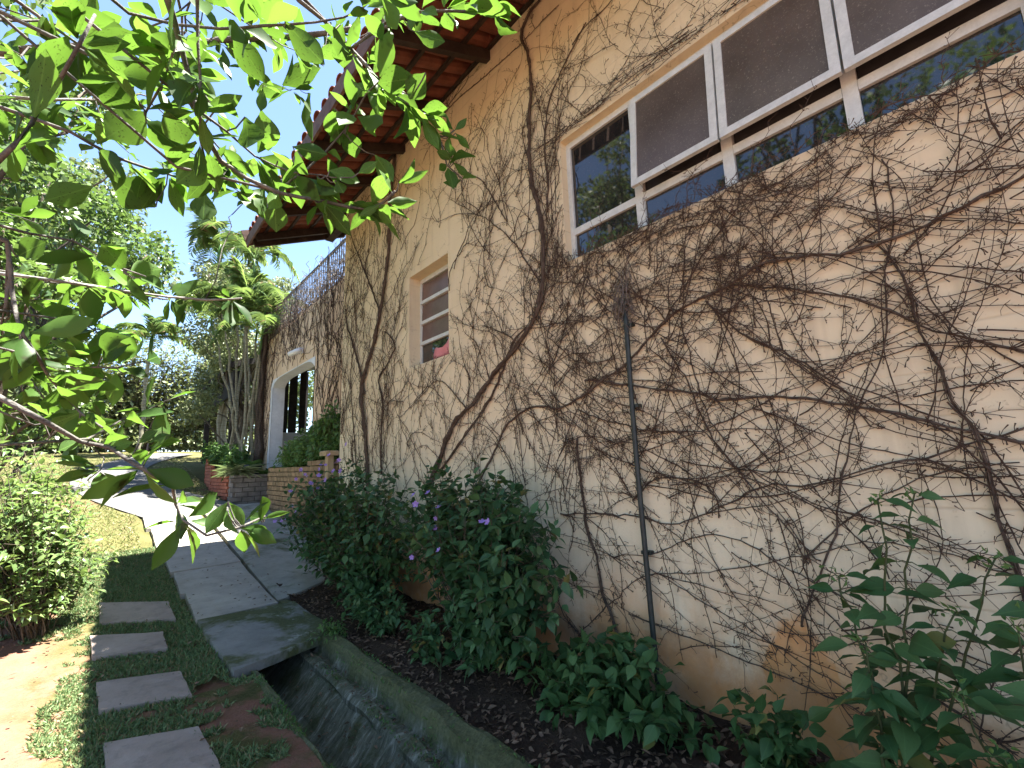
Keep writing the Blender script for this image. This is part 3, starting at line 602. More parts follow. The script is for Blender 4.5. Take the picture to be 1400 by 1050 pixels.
# stepping stones
stones = [([(.06, 7.27), (.075, 6.64), (.68, 6.29), (.66, 6.90)], 'flat grey-brown stepping stone farthest up the lawn, next to the slabs'),
          ([(.01, 6.30), (.04, 5.72), (.55, 5.50), (.55, 5.97)], 'small rectangular stepping stone, second from the uphill end of the row'),
          ([(.08, 5.05), (.10, 4.47), (.59, 4.24), (.58, 4.81)], 'tilted stepping stone beside the corner of the mossy drain slab'),
          ([(.12, 3.93), (.15, 3.30), (.60, 3.10), (.57, 3.72)], 'stepping stone at the downhill end beside bare red soil')]
for c, lab in stones:
    s_ = slab('stepping_stone', c, .06, M_stone, None, .035, 4); tag(s_, lab, 'stepping stone', 'stepping stones set in the lawn')

# ---------------------------------------------------------------- house with the vine-covered wall
house = thing('house', (W, 0, 0), 'cream rendered house wall with clay tile roof, covered in bare creeper', 'house')
YE = 7.5; YN = -7.0; ZT = 6.55
BW = (-.30, 2.42, 3.28, 4.44); SW = (4.26, 5.19, 2.84, 4.08)
def holed(y0, y1, z0, z1, holes, x, th, mb):
    ys = sorted({y0, y1, *[h for q in holes for h in q[:2]]}); zs = sorted({z0, z1, *[h for q in holes for h in q[2:]]})
    for a, b in zip(ys, ys[1:]):
        for c, d in zip(zs, zs[1:]):
            if any(q[0] <= a and b <= q[1] and q[2] <= c and d <= q[3] for q in holes): continue
            mb.add([(x, a, c), (x, b, c), (x, b, d), (x, a, d)], [(3, 2, 1, 0)]); mb.add([(x+th, a, c), (x+th, b, c), (x+th, b, d), (x+th, a, d)], [(0, 1, 2, 3)])
    for (a, b, c, d) in holes:
        mb.add([(x, a, c), (x+th, a, c), (x+th, b, c), (x, b, c)], [(3, 2, 1, 0)]); mb.add([(x, a, d), (x+th, a, d), (x+th, b, d), (x, b, d)], [(0, 1, 2, 3)])
        mb.add([(x, a, c), (x+th, a, c), (x+th, a, d), (x, a, d)], [(0, 1, 2, 3)]); mb.add([(x, b, c), (x+th, b, c), (x+th, b, d), (x, b, d)], [(3, 2, 1, 0)])
mb = MB(); holed(YN, YE, -.4, 6.18, [BW, SW], W, .24, mb)
mb.add([(W, YE, -.4), (W+.24, YE, -.4), (W+.24, YE, 6.18), (W, YE, 6.18)], [(3, 2, 1, 0)])
mb.make('wall', M_wall, house)
mb = MB(); RX, RZ = 7.4, 6.12+.44*(7.4-W)
for y in (YE-.12, YN):
    mb.add([(W+.2, y, -.4), (RX*2-W, y, -.4), (RX*2-W, y, 6.1), (RX, y, RZ-.05), (W+.2, y, 6.15)], [(0, 1, 2, 3, 4)])
mb.box((RX*2-W-.2, YN, -.4), (RX*2-W, YE-.15, 6.1))
mb.make('side_wall', M_wall, house)
MB().box((W+1.6, YN+.1, 2.6), (W+1.65, YE-.3, 5.6)).box((W+.26, YN+.1, 2.5), (W+1.6, YE-.3, 2.55)).box((W+.26, YN+.1, 5.3), (W+1.6, YE-.3, 5.35)).make('room', M_int, house)

# roof
roof = thing('roof_tmp', (0, 0, 0), 'x', 'x'); bpy.data.objects.remove(roof)
TX, TZ = 1.55, 5.60        # lower edge of the tiles at the eave
SLP = .44; YR = 8.62
def rz(x): return TZ+SLP*(x-TX)
ang = math.atan(SLP)
mb = MB()
mb.add([(W+.1, YN-.6, rz(W+.1)+.10), (RX, YN-.6, rz(RX)+.10), (RX, YR, rz(RX)+.10), (W+.1, YR, rz(W+.1)+.10),
        (W+.1, YN-.6, rz(W+.1)+.04), (RX, YN-.6, rz(RX)+.04), (RX, YR, rz(RX)+.04), (W+.1, YR, rz(W+.1)+.04)], [(0,1,2,3),(7,6,5,4),(0,4,5,1),(1,5,6,2),(2,6,7,3),(3,7,4,0)])
zz = rz(RX)-SLP*(RX*2-W+1.2-RX)
mb.add([(RX, YN-.6, rz(RX)+.10), (RX*2-W+1.2, YN-.6, zz+.1), (RX*2-W+1.2, YR, zz+.1), (RX, YR, rz(RX)+.10), (RX, YN-.6, rz(RX)+.05), (RX*2-W+1.2, YN-.6, zz+.05), (RX*2-W+1.2, YR, zz+.05), (RX, YR, rz(RX)+.05)], [(0,1,2,3),(7,6,5,4),(0,4,5,1),(1,5,6,2),(2,6,7,3)])
roof = mb.make('roof', M_tile, house)
PER, TL = .225, .44
def tile_mesh(cover):
    V = []; n_ = 7
    for k in range(2):
        for side in (0, 1):
            for i in range(n_):
                a = math.pi*i/(n_-1); r_ = (.098 if cover else .105)*(1-.10*(k if cover else 1-k))-side*.014
                V.append((k*TL*1.12, math.cos(a)*r_, (math.sin(a)*r_*.72)*(1 if cover else -1)))
    F = []
    for side in (0, 1):
        for i in range(n_-1): a = side*n_+i; b = 2*n_+side*n_+i; F.append((a, a+1, b+1, b))
    for k in (0, 1):
        for i in range(n_-1): a = k*2*n_+i; F.append((a, a+1, a+1+n_, a+n_))
    for i in (0, n_-1): F.append((i, n_+i, 3*n_+i, 2*n_+i))
    return np.array(V), np.array(F)
Rs = Matrix.Rotation(-ang, 4, 'Y')
tV = {c: tile_mesh(c) for c in (0, 1)}; tM = {c: mesh('tile', *tV[c], M_tile) for c in (0, 1)}
rest = MB(); ncol = int((YR-(YN-.5))/PER)
for k in range(ncol):
    y = YR-.10-k*PER
    for row in range(4):
        for c in (0, 1):
            x = TX+row*TL*math.cos(ang)*.98-(.03 if c else 0)+random.uniform(-.012, .012); yy = y-(PER/2 if c else 0)+random.uniform(-.008, .008)
            M = Matrix.Translation((x, yy, rz(x)+(.125 if c else .105)+row*.0+random.uniform(-.004, .004))) @ Rs @ Matrix.Rotation(random.uniform(-.03, .03), 4, 'Z')
            if k < 36:
                o = bpy.data.objects.new('tile', tM[c]); link(o, roof); o.matrix_basis = M
            else: V, F_ = tV[c]; rest.add(V@np.array(M.to_3x3()).T+np.array(M.translation), F_)
rest.make('tile_field', M_tile, roof, kind='stuff')
for y in np.arange(8.3, YN, -.98):       # rafters running out over the wall
    mb = MB(); M = Matrix.Translation((TX+.06, y, rz(TX+.06)-.115)) @ Rs
    mb.box((0, -.035, -.005), (1.55, .035, .115), M); mb.make('rafter', M_wood, roof)
for d in (.14, .55, .96, 1.33):
    x = TX+d*math.cos(ang)+.02
    MB().box((0, YN-.4, -.0), (.05, YR-.03, .028), Matrix.Translation((x, 0, rz(x)+.0)) @ Rs).make('batten', M_wood, roof)
MB().box((TX-.05, YN-.5, rz(TX)-.13), (TX-.02, YR-.02, rz(TX)+.085)).make('fascia', M_fascia, roof)
MB().box((W-.02, YE+.003, rz(W)-.19), (W+.12, YR-.12, rz(W)-.045)).make('wall_plate', M_wood, roof)
M = Matrix.Translation((TX-.04, YR, rz(TX)-.09)) @ Rs
MB().box((0, -.03, 0), (6.3, .0, .27), M).make('verge_board', M_fascia, roof)
M = Matrix.Translation((TX+.05, YR-.5, rz(TX)-.10)) @ Rs
MB().box((0, .33, -.04), (1.7, .39, .09), M).make('verge_rafter', M_wood, roof)

# strip window high on the wall
win = MB(); y0, y1, z0, z1 = BW; XF = W+.075
win.box((XF, y0, z1-.055), (XF+.05, y1, z1)).box((XF, y0, z0), (XF+.05, y1, z0+.045)).box((XF, y1-.045, z0+.045), (XF+.05, y1, z1-.055)).box((XF, y0, z0+.045), (XF+.05, y0+.045, z1-.055))
sw_ = win.make('strip_window', M_frame, house); sw_['label'] = 'long white steel strip window with tilted sashes'
bars = [1.715, 1.045, .375]; ZTR = 3.565
for b in bars: MB().box((XF-.004, b-.035, z0+.047), (XF+.046, b+.035, z1-.057)).make('mullion', M_frame, sw_)
edges = [y1-.045]+bars+[y0+.045]
for i in range(4):
    hi = edges[i]-(0 if i == 0 else .037); lo = edges[i+1]+(.037 if i < 3 else 0)
    MB().box((XF-.002, lo, ZTR-.03), (XF+.044, hi, ZTR+.03)).make('transom', M_frame, sw_)
    MB().box((XF+.02, lo+.002, z0+.047), (XF+.026, hi-.002, ZTR-.032)).make('pane', M_paned, sw_)
    if i == 0:
        MB().box((XF+.02, lo+.002, ZTR+.032), (XF+.026, hi-.002, z1-.057)).make('pane', M_paned, sw_)
        continue
    # top-hung sash swung out at the bottom
    tilt = R(6.2); M = Matrix.Translation((XF-.002, 0, z1-.05)) @ Matrix.Rotation(tilt, 4, 'Y')
    a, b = lo-.030, hi+.030; h = z1-.05-ZTR-.035; fr = .05
    s_ = MB().box((-.035, a, -fr), (-.004, b, 0), M).box((-.035, a, -h), (-.004, b, -h+fr), M).box((-.035, a, -h+fr), (-.004, a+fr, -fr), M).box((-.035, b-fr, -h+fr), (-.004, b, -fr), M).make('sash', M_frame, sw_)
    MB().box((-.024, a+fr-.002, -h+fr-.002), (-.017, b-fr+.002, -fr+.002), M).make('pane', M_pane, sw_)
    MB().box((XF+.03, lo+.003, ZTR+.033), (XF+.036, hi-.003, z1-.06)).make('gap_shade_sheet', M_gapshade, sw_)  # added near-black sheet: shade of the open sash gap as colour
# small window
win = MB(); y0, y1, z0, z1 = SW; XS = W+.16
win.box((XS, y0, z1-.06), (XS+.04, y1, z1)).box((XS, y0, z0), (XS+.04, y1, z0+.05)).box((XS, y1-.045, z0+.05), (XS+.04, y1, z1-.06)).box((XS, y0, z0+.05), (XS+.04, y0+.045, z1-.06))
sm = win.make('small_window', M_frame, house); sm['label'] = 'small white window of four stacked panes'
hs = np.linspace(z0+.05, z1-.06, 5)
for k in range(4):
    if k: MB().box((XS-.02, y0+.047, hs[k]-.022), (XS+.035, y1-.047, hs[k]+.022)).make('glazing_bar', M_frame, sm)
    M = Matrix.Translation((XS+.016, 0, hs[k+1]-.02)) @ Matrix.Rotation(R(3 if k else 0), 4, 'Y')
    MB().box((0, y0+.047, -(hs[k+1]-hs[k])+.046), (.006, y1-.047, 0), M).make('pane', M_paned if k == 0 else M_panes, sm)
# pink towel hanging just outside the bottom pane's sill
V = []
for i in range(9):
    for j in range(5): V.append((XS-.035-.015*math.sin(i*1.3)-.004*j, y0+.05+i*.062-.004*j*j, z0+.055+(.25-.022*i*(1-.3*math.sin(i)))*j/4))
cl = obj('pink_cloth', np.array(V), np.array([(i*5+j, (i+1)*5+j, (i+1)*5+j+1, i*5+j+1) for i in range(8) for j in range(4)]), M_pink, smooth=True)
cl.modifiers.new('thick', 'SOLIDIFY').thickness = .008
tag(cl, 'pink cloth bunched on the sill of the small window', 'cloth')

# ---------------------------------------------------------------- bare creepers on the wall
DESC = {'corner': 'twin thick creeper trunks climbing beside the house corner, bare',
        'slant': 'thick grey creeper slanting up between the small and strip windows',
        'rising': 'brown creeper stem rising diagonally behind the pipe to the strip window',
        'level': 'bare creeper with long level stems crossing the middle of the wall',
        'hairy': 'knotted shaggy creeper strands low on the wall by the orange stain',
        'lintel': 'thin bare creeper strands hanging round the strip window lintel and sill'}
BASEY = {'corner': 6.3, 'slant': 3.9, 'rising': 3.3, 'level': 2.3, 'hairy': 1.9, 'lintel': 2.6}
vines = {k: thing('creeper', (W-.06, BASEY[k], float(bedz(2.75, BASEY[k]))), v, 'creeper', 'bare creepers on the house wall') for k, v in DESC.items()}
twig = {k: MB() for k in DESC}; fine = {k: MB() for k in DESC}
main_pts = {k: [] for k in DESC}
def blocked(y, z, pad=.0):
    return (BW[0]+.05-pad < y < BW[1]-pad and BW[2]+.07+pad < z < BW[3]-pad) or (SW[0]+pad < y < SW[1]-pad and SW[2]+.03 < z < SW[3]-pad) or z > 6.15 or z < .12 or y > 7.46
def on_wall(yz, off): return np.stack([W-off, yz[:, 0], yz[:, 1]], 1)
def budding(k, P, dens, rmax=.0022, lmax=.05):
    """short side twigs and knobs along a strand"""
    L = np.linalg.norm(np.diff(P, axis=0), axis=1).sum(); n_ = rng.poisson(L*dens)
    if not n_: return
    ii = rng.integers(0, len(P)-1, n_)
    for i in ii:
        t = P[i+1]-P[i]; t /= np.linalg.norm(t)+1e-9
        a = math.atan2(t[2], t[1])+rng.choice([-1, 1])*rng.uniform(.5, 1.35); l = rng.uniform(.25, 1)**1.5*lmax+.006
        q = P[i]+np.array([-rng.uniform(.0, .4)*l, math.cos(a)*l, math.sin(a)*l]); mid = (P[i]+q)/2+rng.normal(0, .12*l, 3)
        r_ = rng.uniform(.55, 1)*rmax
        V, F_ = tube([P[i], mid, q], [r_, r_*.85, r_*rng.choice([.6, 1.5, 1.9])], 3); fine[k].add(V, F_)
for k, a, b, pts in STEMS:
    yz = spline(np.array([(y, z, 0) for y, z in pts]), .05)[:, :2]
    n_ = len(yz); yz = yz+np.cumsum(rng.normal(0, .004, (n_, 2)), 0)*.8+rng.normal(0, .0035, (n_, 2))
    r_ = np.linspace(a, b, n_)*(1+.12*np.sin(np.arange(n_)*.9+a*99))*(.50 if a > .026 else .58)*rng.uniform(.85, 1.2, n_)
    P = on_wall(yz, r_*.9+.004+.012*(.5+.5*np.sin(np.arange(n_)*.21+b*500)))
    mb = MB().tube(P, r_, 7 if a > .015 else 5)
    if a > .018 or (k == 'hairy' and a > .010):            # strands wound round the heavy trunks
        for q in range(9 if a > .026 else 4):
            ph = rng.uniform(0, 6.28); w_ = rng.uniform(.08, .30); s_ = np.arange(n_); am = rng.uniform(.9, 1.9)
            off = np.stack([-np.abs(np.sin(s_*w_+ph))*r_*1.0, np.cos(s_*w_+ph)*r_*am, np.zeros(n_)], 1)+rng.normal(0, .0025, (n_, 3))
            mb.tube(P+off+np.array([-.002, 0, 0]), r_*rng.uniform(.20, .50), 5)
    mb.make('stem', M_bark, vines[k], smooth=True)
    main_pts[k].append((yz, a)); budding(k, P, 26 if a < .018 else 10, .0026, .05)
    if k == 'hairy' and a > .011 or a > .035:      # shaggy dead tendrils
        for _ in range(int(n_*(1.6 if k == 'hairy' else 1.1))):
            i = rng.integers(0, n_); an = rng.uniform(0, 6.28); l = rng.uniform(.02, .07)
            fine[k].tube([P[i], P[i]+np.array([-.02, math.cos(an)*l*.6, math.sin(an)*l*.6]), P[i]+np.array([-.01, math.cos(an)*l, math.sin(an)*l-.02])], [.003, .002, .001], 3)
def strand(k, y, z, ang_, L, r0, curv, pref=None, pull=.04, dens=24, sub=0):
    """one climbing strand walked over the wall; angle 0 = towards +Y (uphill end), 90 = up"""
    st = .045; n_ = max(4, int(L/st)); out = [(y, z)]; dth = 0
    for i in range(n_):
        dth = dth*.75+rng.normal(0, curv); ang_ += dth
        if pref is not None: ang_ += pull*math.sin(pref-ang_)
        y += st*math.cos(ang_); z += st*math.sin(ang_)
        if blocked(y, z): break
        out.append((y, z))
    if len(out) < 4: return
    yz = np.array(out); m_ = len(yz)
    off = .005+.030*np.abs(np.sin(np.arange(m_)*rng.uniform(.1, .3)+rng.uniform(0, 6)))
    P = on_wall(yz, off)+rng.normal(0, .0016, (m_, 3)); r_ = np.linspace(r0, r0*.45, m_)*rng.uniform(.85, 1.2, m_)
    r_ = r_*.86
    twig[k].tube(P, r_, 4 if r0 > .003 else 3); budding(k, P, dens)
    for _ in range(sub):
        i = rng.integers(1, m_-1); a2 = math.atan2(yz[i, 1]-yz[i-1, 1], yz[i, 0]-yz[i-1, 0])+rng.choice([-1, 1])*rng.uniform(.3, .9)
        strand(k, yz[i, 0], yz[i, 1], a2, L*rng.uniform(.25, .55), r0*.62, curv*1.2, pref, pull*.6, dens*.8, sub-2)
def from_main(k):
    yz, a = main_pts[k][rng.integers(0, len(main_pts[k]))]; return yz[rng.integers(0, len(yz))]
D = math.radians
# fine upright fans near the corner
for _ in range(150):
    y = rng.uniform(5.25, 7.45); z = rng.uniform(.9, 5.0)
    strand('corner', y, z, D(rng.normal(90, 28)), rng.uniform(.5, 1.7), rng.uniform(.0028, .0058), .07, D(90), .05, 16, 2)
for _ in range(40):
    y, z = from_main('corner'); strand('corner', y, z, D(rng.normal(90, 45)), rng.uniform(.4, 1.4), rng.uniform(.003, .007), .07, D(90), .04, 18, 2)
# between the windows
for _ in range(110):
    y = rng.uniform(2.5, 5.3); z = rng.uniform(.9, 4.2)
    strand('slant', y, z, D(rng.choice([60, 85, 105, 130])+rng.normal(0, 14)), rng.uniform(.5, 1.7), rng.uniform(.0028, .0062), .06, D(92), .03, 18, 2)
for _ in range(46):
    y, z = from_main('slant'); strand('slant', y, z, D(rng.choice([45, 70, 110, 140])+rng.normal(0, 15)), rng.uniform(.5, 1.6), rng.uniform(.003, .006), .07, D(90), .02, 18, 2)
for _ in range(24):
    y = rng.uniform(2.3, 5.4); strand('slant', y, rng.uniform(4.0, 5.2), D(rng.normal(95, 20)), rng.uniform(.5, 1.3), rng.uniform(.002, .004), .07, D(90), .03, 12, 1)
# criss-cross under the strip window
dirs = [22, 35, 150, 160, 172, 205, 222, 238, 85, 100, 120]
for _ in range(235):
    y = rng.uniform(-.7, 2.9); z = 1.15+2.05*rng.beta(1.6, 1.0)
    a = D(rng.choice(dirs)+rng.normal(0, 9)); k = 'rising' if rng.random() < .5 else 'level'
    strand(k, y, z, a, rng.uniform(.5, 1.9), rng.uniform(.0026, .0052), .035, a, .02, 26, int(rng.choice([0, 1, 2])))
for _ in range(120):
    k = rng.choice(['rising', 'level']); y, z = from_main(k); a = D(rng.choice(dirs)+rng.normal(0, 14))
    strand(k, y, z, a, rng.uniform(.3, 1.3), rng.uniform(.0025, .005), .05, None, 0, 26, 1)
for _ in range(60):
    y = rng.uniform(1.7, 3.3); z = rng.uniform(1.1, 2.9); strand('level', y, z, D(rng.choice([70, 95, 40, 150, 10])+rng.normal(0, 14)), rng.uniform(.5, 1.4), rng.uniform(.0028, .005), .06, None, 0, 24, 2)
# low, sparser
for _ in range(85):
    y = rng.uniform(-.6, 3.2); z = rng.uniform(.35, 1.35); a = D(rng.choice([200, 212, 185, 150, 95, 60, 240])+rng.normal(0, 9))
    strand('hairy', y, z, a, rng.uniform(.5, 1.7), rng.uniform(.0022, .0040), .035, a, .02, 22, int(rng.choice([0, 0, 1])))
# along the lintel and the sill of the strip window
for _ in range(46):
    y = rng.uniform(-.4, 2.6); strand('lintel', y, BW[2]+rng.uniform(-.22, .05), D(rng.choice([5, 175, 160, 20, 200, 345])+rng.normal(0, 12)), rng.uniform(.3, .9), rng.uniform(.0025, .0055), .09, None, 0, 40, 1)
for _ in range(46):
    y = rng.uniform(.3, 2.6); strand('lintel', y, BW[3]+rng.uniform(.0, .10), D(rng.choice([8, 172, 3, 178, 60])+rng.normal(0, 6)), rng.uniform(.3, 1.2), rng.uniform(.0022, .0042), .04, None, 0, 20, 1)
for _ in range(22):
    y = rng.uniform(-.2, 2.4); strand('lintel', y, BW[3]+rng.uniform(.1, .5), D(rng.choice([35, 50, 70, 120])+rng.normal(0, 12)), rng.uniform(.5, 1.5), rng.uniform(.002, .0042), .06, None, 0, 16, 2)
for _ in range(20):
    y = rng.uniform(2.32, 2.62); strand('lintel', y, rng.uniform(3.0, 4.0), D(rng.normal(90, 8)), rng.uniform(.6, 1.5), rng.uniform(.0025, .005), .04, D(90), .1, 20, 1)
# a few strands that stray over the window frames
for _ in range(16):
    y = rng.uniform(-.1, 2.3); L = rng.uniform(.15, .45); a = D(rng.choice([80, 100, 120, 60])+rng.normal(0, 15)); z = BW[2]-.03; pts = []
    for i in range(8): pts.append((W-.075-.01*rng.random(), y+math.cos(a)*L*i/7+rng.normal(0, .008), z+math.sin(a)*L*i/7)); a += rng.normal(0, .12)
    fine['lintel'].tube(pts, np.linspace(.0028, .0012, 8), 3); budding('lintel', np.array(pts), 30, .0018, .04)
for k in DESC:
    if twig[k].n: twig[k].make('strands', M_twig, vines[k], kind='stuff')
    if fine[k].n: fine[k].make('twigs', M_twig, vines[k], kind='stuff')

# dark pipe standing against the wall
pp = thing('drain_pipe', (W-.035, 1.86, .1), 'slim dark green pipe standing upright against the creeper wall', 'pipe')
P = spline([(W-.055, 1.815, .02), (W-.06, 1.828, .9), (W-.055, 1.845, 1.8), (W-.045, 1.845, 2.74)], .15)
MB().tube(P, .0185, 12).make('pipe', M_pole, pp, smooth=True)
for z in (.95, 1.95, 2.55): MB().box((W-.05, 1.80, z), (W+.005, 1.87, z+.022)).make('clip', M_pole, pp)
nest = MB()
for _ in range(130):
    c = np.array([W-.05, 1.86, 2.72])+rng.normal(0, 1, 3)*np.array([.02, .045, .10]); d = rng.normal(0, 1, 3)*np.array([.015, .035, .06]); nest.tube([c-d, c+rng.normal(0, .01, 3), c+d], [.002, .0028, .0015], 3)
tag(nest.make('twig_tangle', M_dry, None, kind='stuff'), 'grey tangle of dry twigs at the top of the pipe', 'twigs')

# ---------------------------------------------------------------- set-back wing with porch and terrace
wing = thing('wing', (XW, 11, .7), 'set-back ochre wing with porch opening and iron railed terrace', 'building')
OP = (10.5, 14.1, .7, 4.12); WI = (7.6, 8.95, 2.65, 3.45)
mb = MB(); holed(7.4, 15.05, -.2, 5.45, [OP, WI], XW, .3, mb)
mb.add([(XW, 15.05, -.2), (XW+.3, 15.05, -.2), (XW+.3, 15.05, 5.45), (XW, 15.05, 5.45)], [(3, 2, 1, 0)])
mb.add([(XW, 7.4, 5.45), (XW+.3, 7.4, 5.45), (XW+.3, 15.05, 5.45), (XW, 15.05, 5.45)], [(0, 1, 2, 3)])
mb.make('wall', M_wingw, wing)
MB().box((XW+.004, 14.06, .7), (XW+.32, 14.097, 4.1)).box((XW-.012, 14.05, .7), (XW-.002, 14.22, 4.05)).make('door_jamb', M_white, wing)
# shallow arch band over the porch
V = []; n_ = 14
for i in range(n_+1):
    t = i/n_; y = OP[0]+(OP[1]-OP[0])*t; z = 4.11-.22*abs(2*t-1)**7
    V += [(XW-.006, y, z), (XW+.31, y, z), (XW-.006, y, 4.13), (XW+.31, y, 4.13)]
F_ = []
for i in range(n_): a = i*4; F_ += [(a, a+4, a+5, a+1), (a, a+2, a+6, a+4), (a+1, a+5, a+7, a+3)]
obj('arch', np.array(V), np.array(F_), M_white, wing, smooth=False)
MB().box((XW+.32, 9.9, 5.02), (XW+3.0, 15.9, 5.12)).make('porch_ceiling', M_white, wing)
MB().box((XW+.32, 9.9, .72), (XW+3.0, 15.9, .78)).make('porch_floor', M_conc, wing)
MB().box((XW+.30, 15.5, .78), (XW+3.0, 15.62, 2.75)).box((XW+.30, 15.5, 4.86), (XW+3.0, 15.62, 5.02)).make('parapet', M_white, wing)
MB().box((XW+.31, 9.7, .5), (XW+3.0, 9.88, 5.1)).make('porch_side', M_white, wing)
MB().box((XW+2.9, 9.9, .78), (XW+3.0, 15.5, 5.0)).make('porch_back', M_white, wing)
for a, b in ((3.98, 4.20), (4.23, 4.47), (4.55, 4.74), (4.98, 5.2), (5.3, 5.6)): MB().box((a, 15.66, 2.7), (b, 15.70, 4.9)).make('shutter_board', M_shed, wing)
MB().box((XW+.12, WI[0], WI[2]), (XW+.15, WI[1], WI[3])).make('window_pane', M_paned, wing)
f_ = MB().box((XW+.06, WI[1]-.06, WI[2]), (XW+.12, WI[1], WI[3])).box((XW+.06, 8.3, WI[2]), (XW+.12, 8.35, WI[3])).box((XW+.06, WI[0], WI[3]-.05), (XW+.12, WI[1]-.06, WI[3])).make('window_frame', M_white, wing)
MB().box((XW+.3, 7.45, 5.2), (RX+3, 15.0, 5.44)).make('terrace_floor', M_conc, wing)
MB().box((XW+3.3, 7.45, -.2), (XW+3.5, 9.7, 5.2)).make('back_wall', M_wingw, wing)
rail = MB().box((XW+.06, 7.62, 6.42), (XW+.11, 15.0, 6.46)).box((XW+.065, 7.62, 5.55), (XW+.105, 15.0, 5.585)).make('railing', M_iron, wing)
bar_m = mesh('bar', *(lambda b: (np.concatenate(b.V), [np.concatenate(v) for v in b.F.values()]))(MB().box((-.009, -.009, 0), (.009, .009, .84))), M_iron)
for y in np.arange(7.7, 15.0, .125):
    o = bpy.data.objects.new('bar', bar_m); link(o, rail); o.matrix_basis = Matrix.Translation((XW+.085, y, 5.583))
for y in (7.65, 10.1, 12.5, 14.97): MB().box((XW+.06, y, 5.45), (XW+.11, y+.05, 6.47)).make('rail_post', M_iron, rail)
# creeper on the wing: thick dark trunk at its end plus a mat of dry strands
wv = thing('creeper', (XW-.1, 14.9, .9), 'dark knotted creeper trunk climbing the end of the ochre wing', 'creeper', 'creepers on the wing')
P = spline([(XW-.12, 14.85, .8), (XW-.10, 14.9, 1.6), (XW-.12, 14.65, 2.1), (XW-.08, 14.95, 2.7), (XW-.10, 15.0, 4.0), (XW-.08, 14.9, 5.4), (XW-.05, 14.7, 6.3)], .12)
mb = MB().tube(P, np.linspace(.13, .07, len(P)), 8)
for q in range(5):
    s_ = np.arange(len(P)); ph = q*1.3; mb.tube(P+np.stack([-np.abs(np.sin(s_*.16+ph))*.09, np.cos(s_*.16+ph)*.13, s_*0], 1), .045, 6)
mb.make('trunk', M_bark, wv, smooth=True)
mb = MB()
for _ in range(620):
    y = rng.uniform(7.8, 15.0); z = rng.uniform(2.0, 5.5); a = rng.normal(1.57, .6); pts = []
    for i in range(int(rng.integers(8, 22))):
        if OP[0]-.05 < y < OP[1]+.05 and z < 4.1 or WI[0] < y < WI[1] and WI[2] < z < WI[3] or z > 6.5: break
        pts.append((XW-.012-.02*rng.random(), y, z)); a += rng.normal(0, .22); y += .09*math.cos(a); z += .09*math.sin(a)
    if len(pts) > 3: mb.tube(pts, np.linspace(rng.uniform(.005, .011), .003, len(pts)), 3)
mb.make('strands', M_twig, wv, kind='stuff')
dv = MB()
for _ in range(420):
    y = rng.uniform(7.6, 15.0); z = 5.4+rng.gamma(1.6, .22); a = rng.uniform(0, 6.28); pts = []
    for i in range(int(rng.integers(5, 13))):
        if z > 6.62: a = -1.2
        pts.append((XW+.085+rng.normal(0, .05), y, max(z, 5.3))); a += rng.normal(0, .5); y += .10*math.cos(a); z += .10*math.sin(a)
    dv.tube(pts, np.linspace(.008, .004, len(pts)), 3)
tag(dv.make('dry_vine', M_dry, None, kind='stuff'), 'grey dry vine matted through the terrace railing', 'vine')
lamp = thing('flood_lamp', (XW-.1, 11.5, 4.45), 'small white lamp fixed above the porch arch', 'lamp')
MB().tube([(XW-.26, 11.62, 4.36), (XW-.14, 11.42, 4.42), (XW-.08, 11.34, 4.44)], [.06, .065, .05], 10).make('lamp_head', M_metal, lamp, smooth=True)
MB().box((XW-.12, 11.36, 4.38), (XW+.02, 11.46, 4.50)).make('bracket', M_metal, lamp)

# ---------------------------------------------------------------- brick planters
def brick_mesh(l, h, d, mat, seed):
    r_ = random.Random(seed); c = .006
    V = [(sx*(l/2)+r_.uniform(-.004, .004), sy*(d/2)+r_.uniform(-.003, .003), sz*(h/2)+r_.uniform(-.003, .003)) for sz in (-1, 1) for sy in (-1, 1) for sx in (-1, 1)]
    return mesh('brick', np.array(V), np.array([(0,2,3,1),(4,5,7,6),(0,1,5,4),(2,6,7,3),(1,3,7,5),(0,4,6,2)]), mat)
def brick_face(parent, p0, p1, zb0, zb1, zt0, zt1, mat, l=.21, h=.062, d=.09, joint=.014):
    """courses of bricks on a vertical face from p0 to p1 (xy), between sloping bottom and top"""
    p0 = np.array(p0, float); p1 = np.array(p1, float); L = np.linalg.norm(p1-p0); t = (p1-p0)/L; rot = math.atan2(t[1], t[0])
    kinds = [brick_mesh(l, h, d, mat, s_) for s_ in range(5)]; z = min(zb0, zb1); row = 0; top = max(zt0, zt1)
    while z < top:
        s_ = -l/2*(row % 2)+l/2
        while s_ < L+l*.3:
            u = min(max(s_/L, 0), 1); zb = zb0+(zb1-zb0)*u; zt = zt0+(zt1-zt0)*u
            if zb-h <= z and z+h <= zt+h*.5 and s_ < L:
                o = bpy.data.objects.new('brick', random.choice(kinds)); link(o, parent); p = p0+t*s_
                o.matrix_basis = Matrix.Translation((p[0], p[1], z+h/2)) @ Matrix.Rotation(rot+random.uniform(-.012, .012), 4, 'Z')
            s_ += l+joint
        z += h+joint; row += 1
def G(y): return float(zg(y))
pl = thing('brick_planter', (3.05, 9.8, G(9.8)), 'long mossy tan brick planter holding a clipped hedge', 'planter')
MB().add([(2.90,7.55,G(7.55)-.1),(2.90,11.9,G(11.9)-.1),(3.30,11.9,G(11.9)-.1),(3.30,7.55,G(7.55)-.1),(2.90,7.55,1.66),(2.90,11.9,1.60),(3.30,11.9,1.60),(3.30,7.55,1.66)], [(0,4,5,1),(1,5,6,2),(2,6,7,3),(3,7,4,0),(4,7,6,5)]).make('core', M_mort, pl)
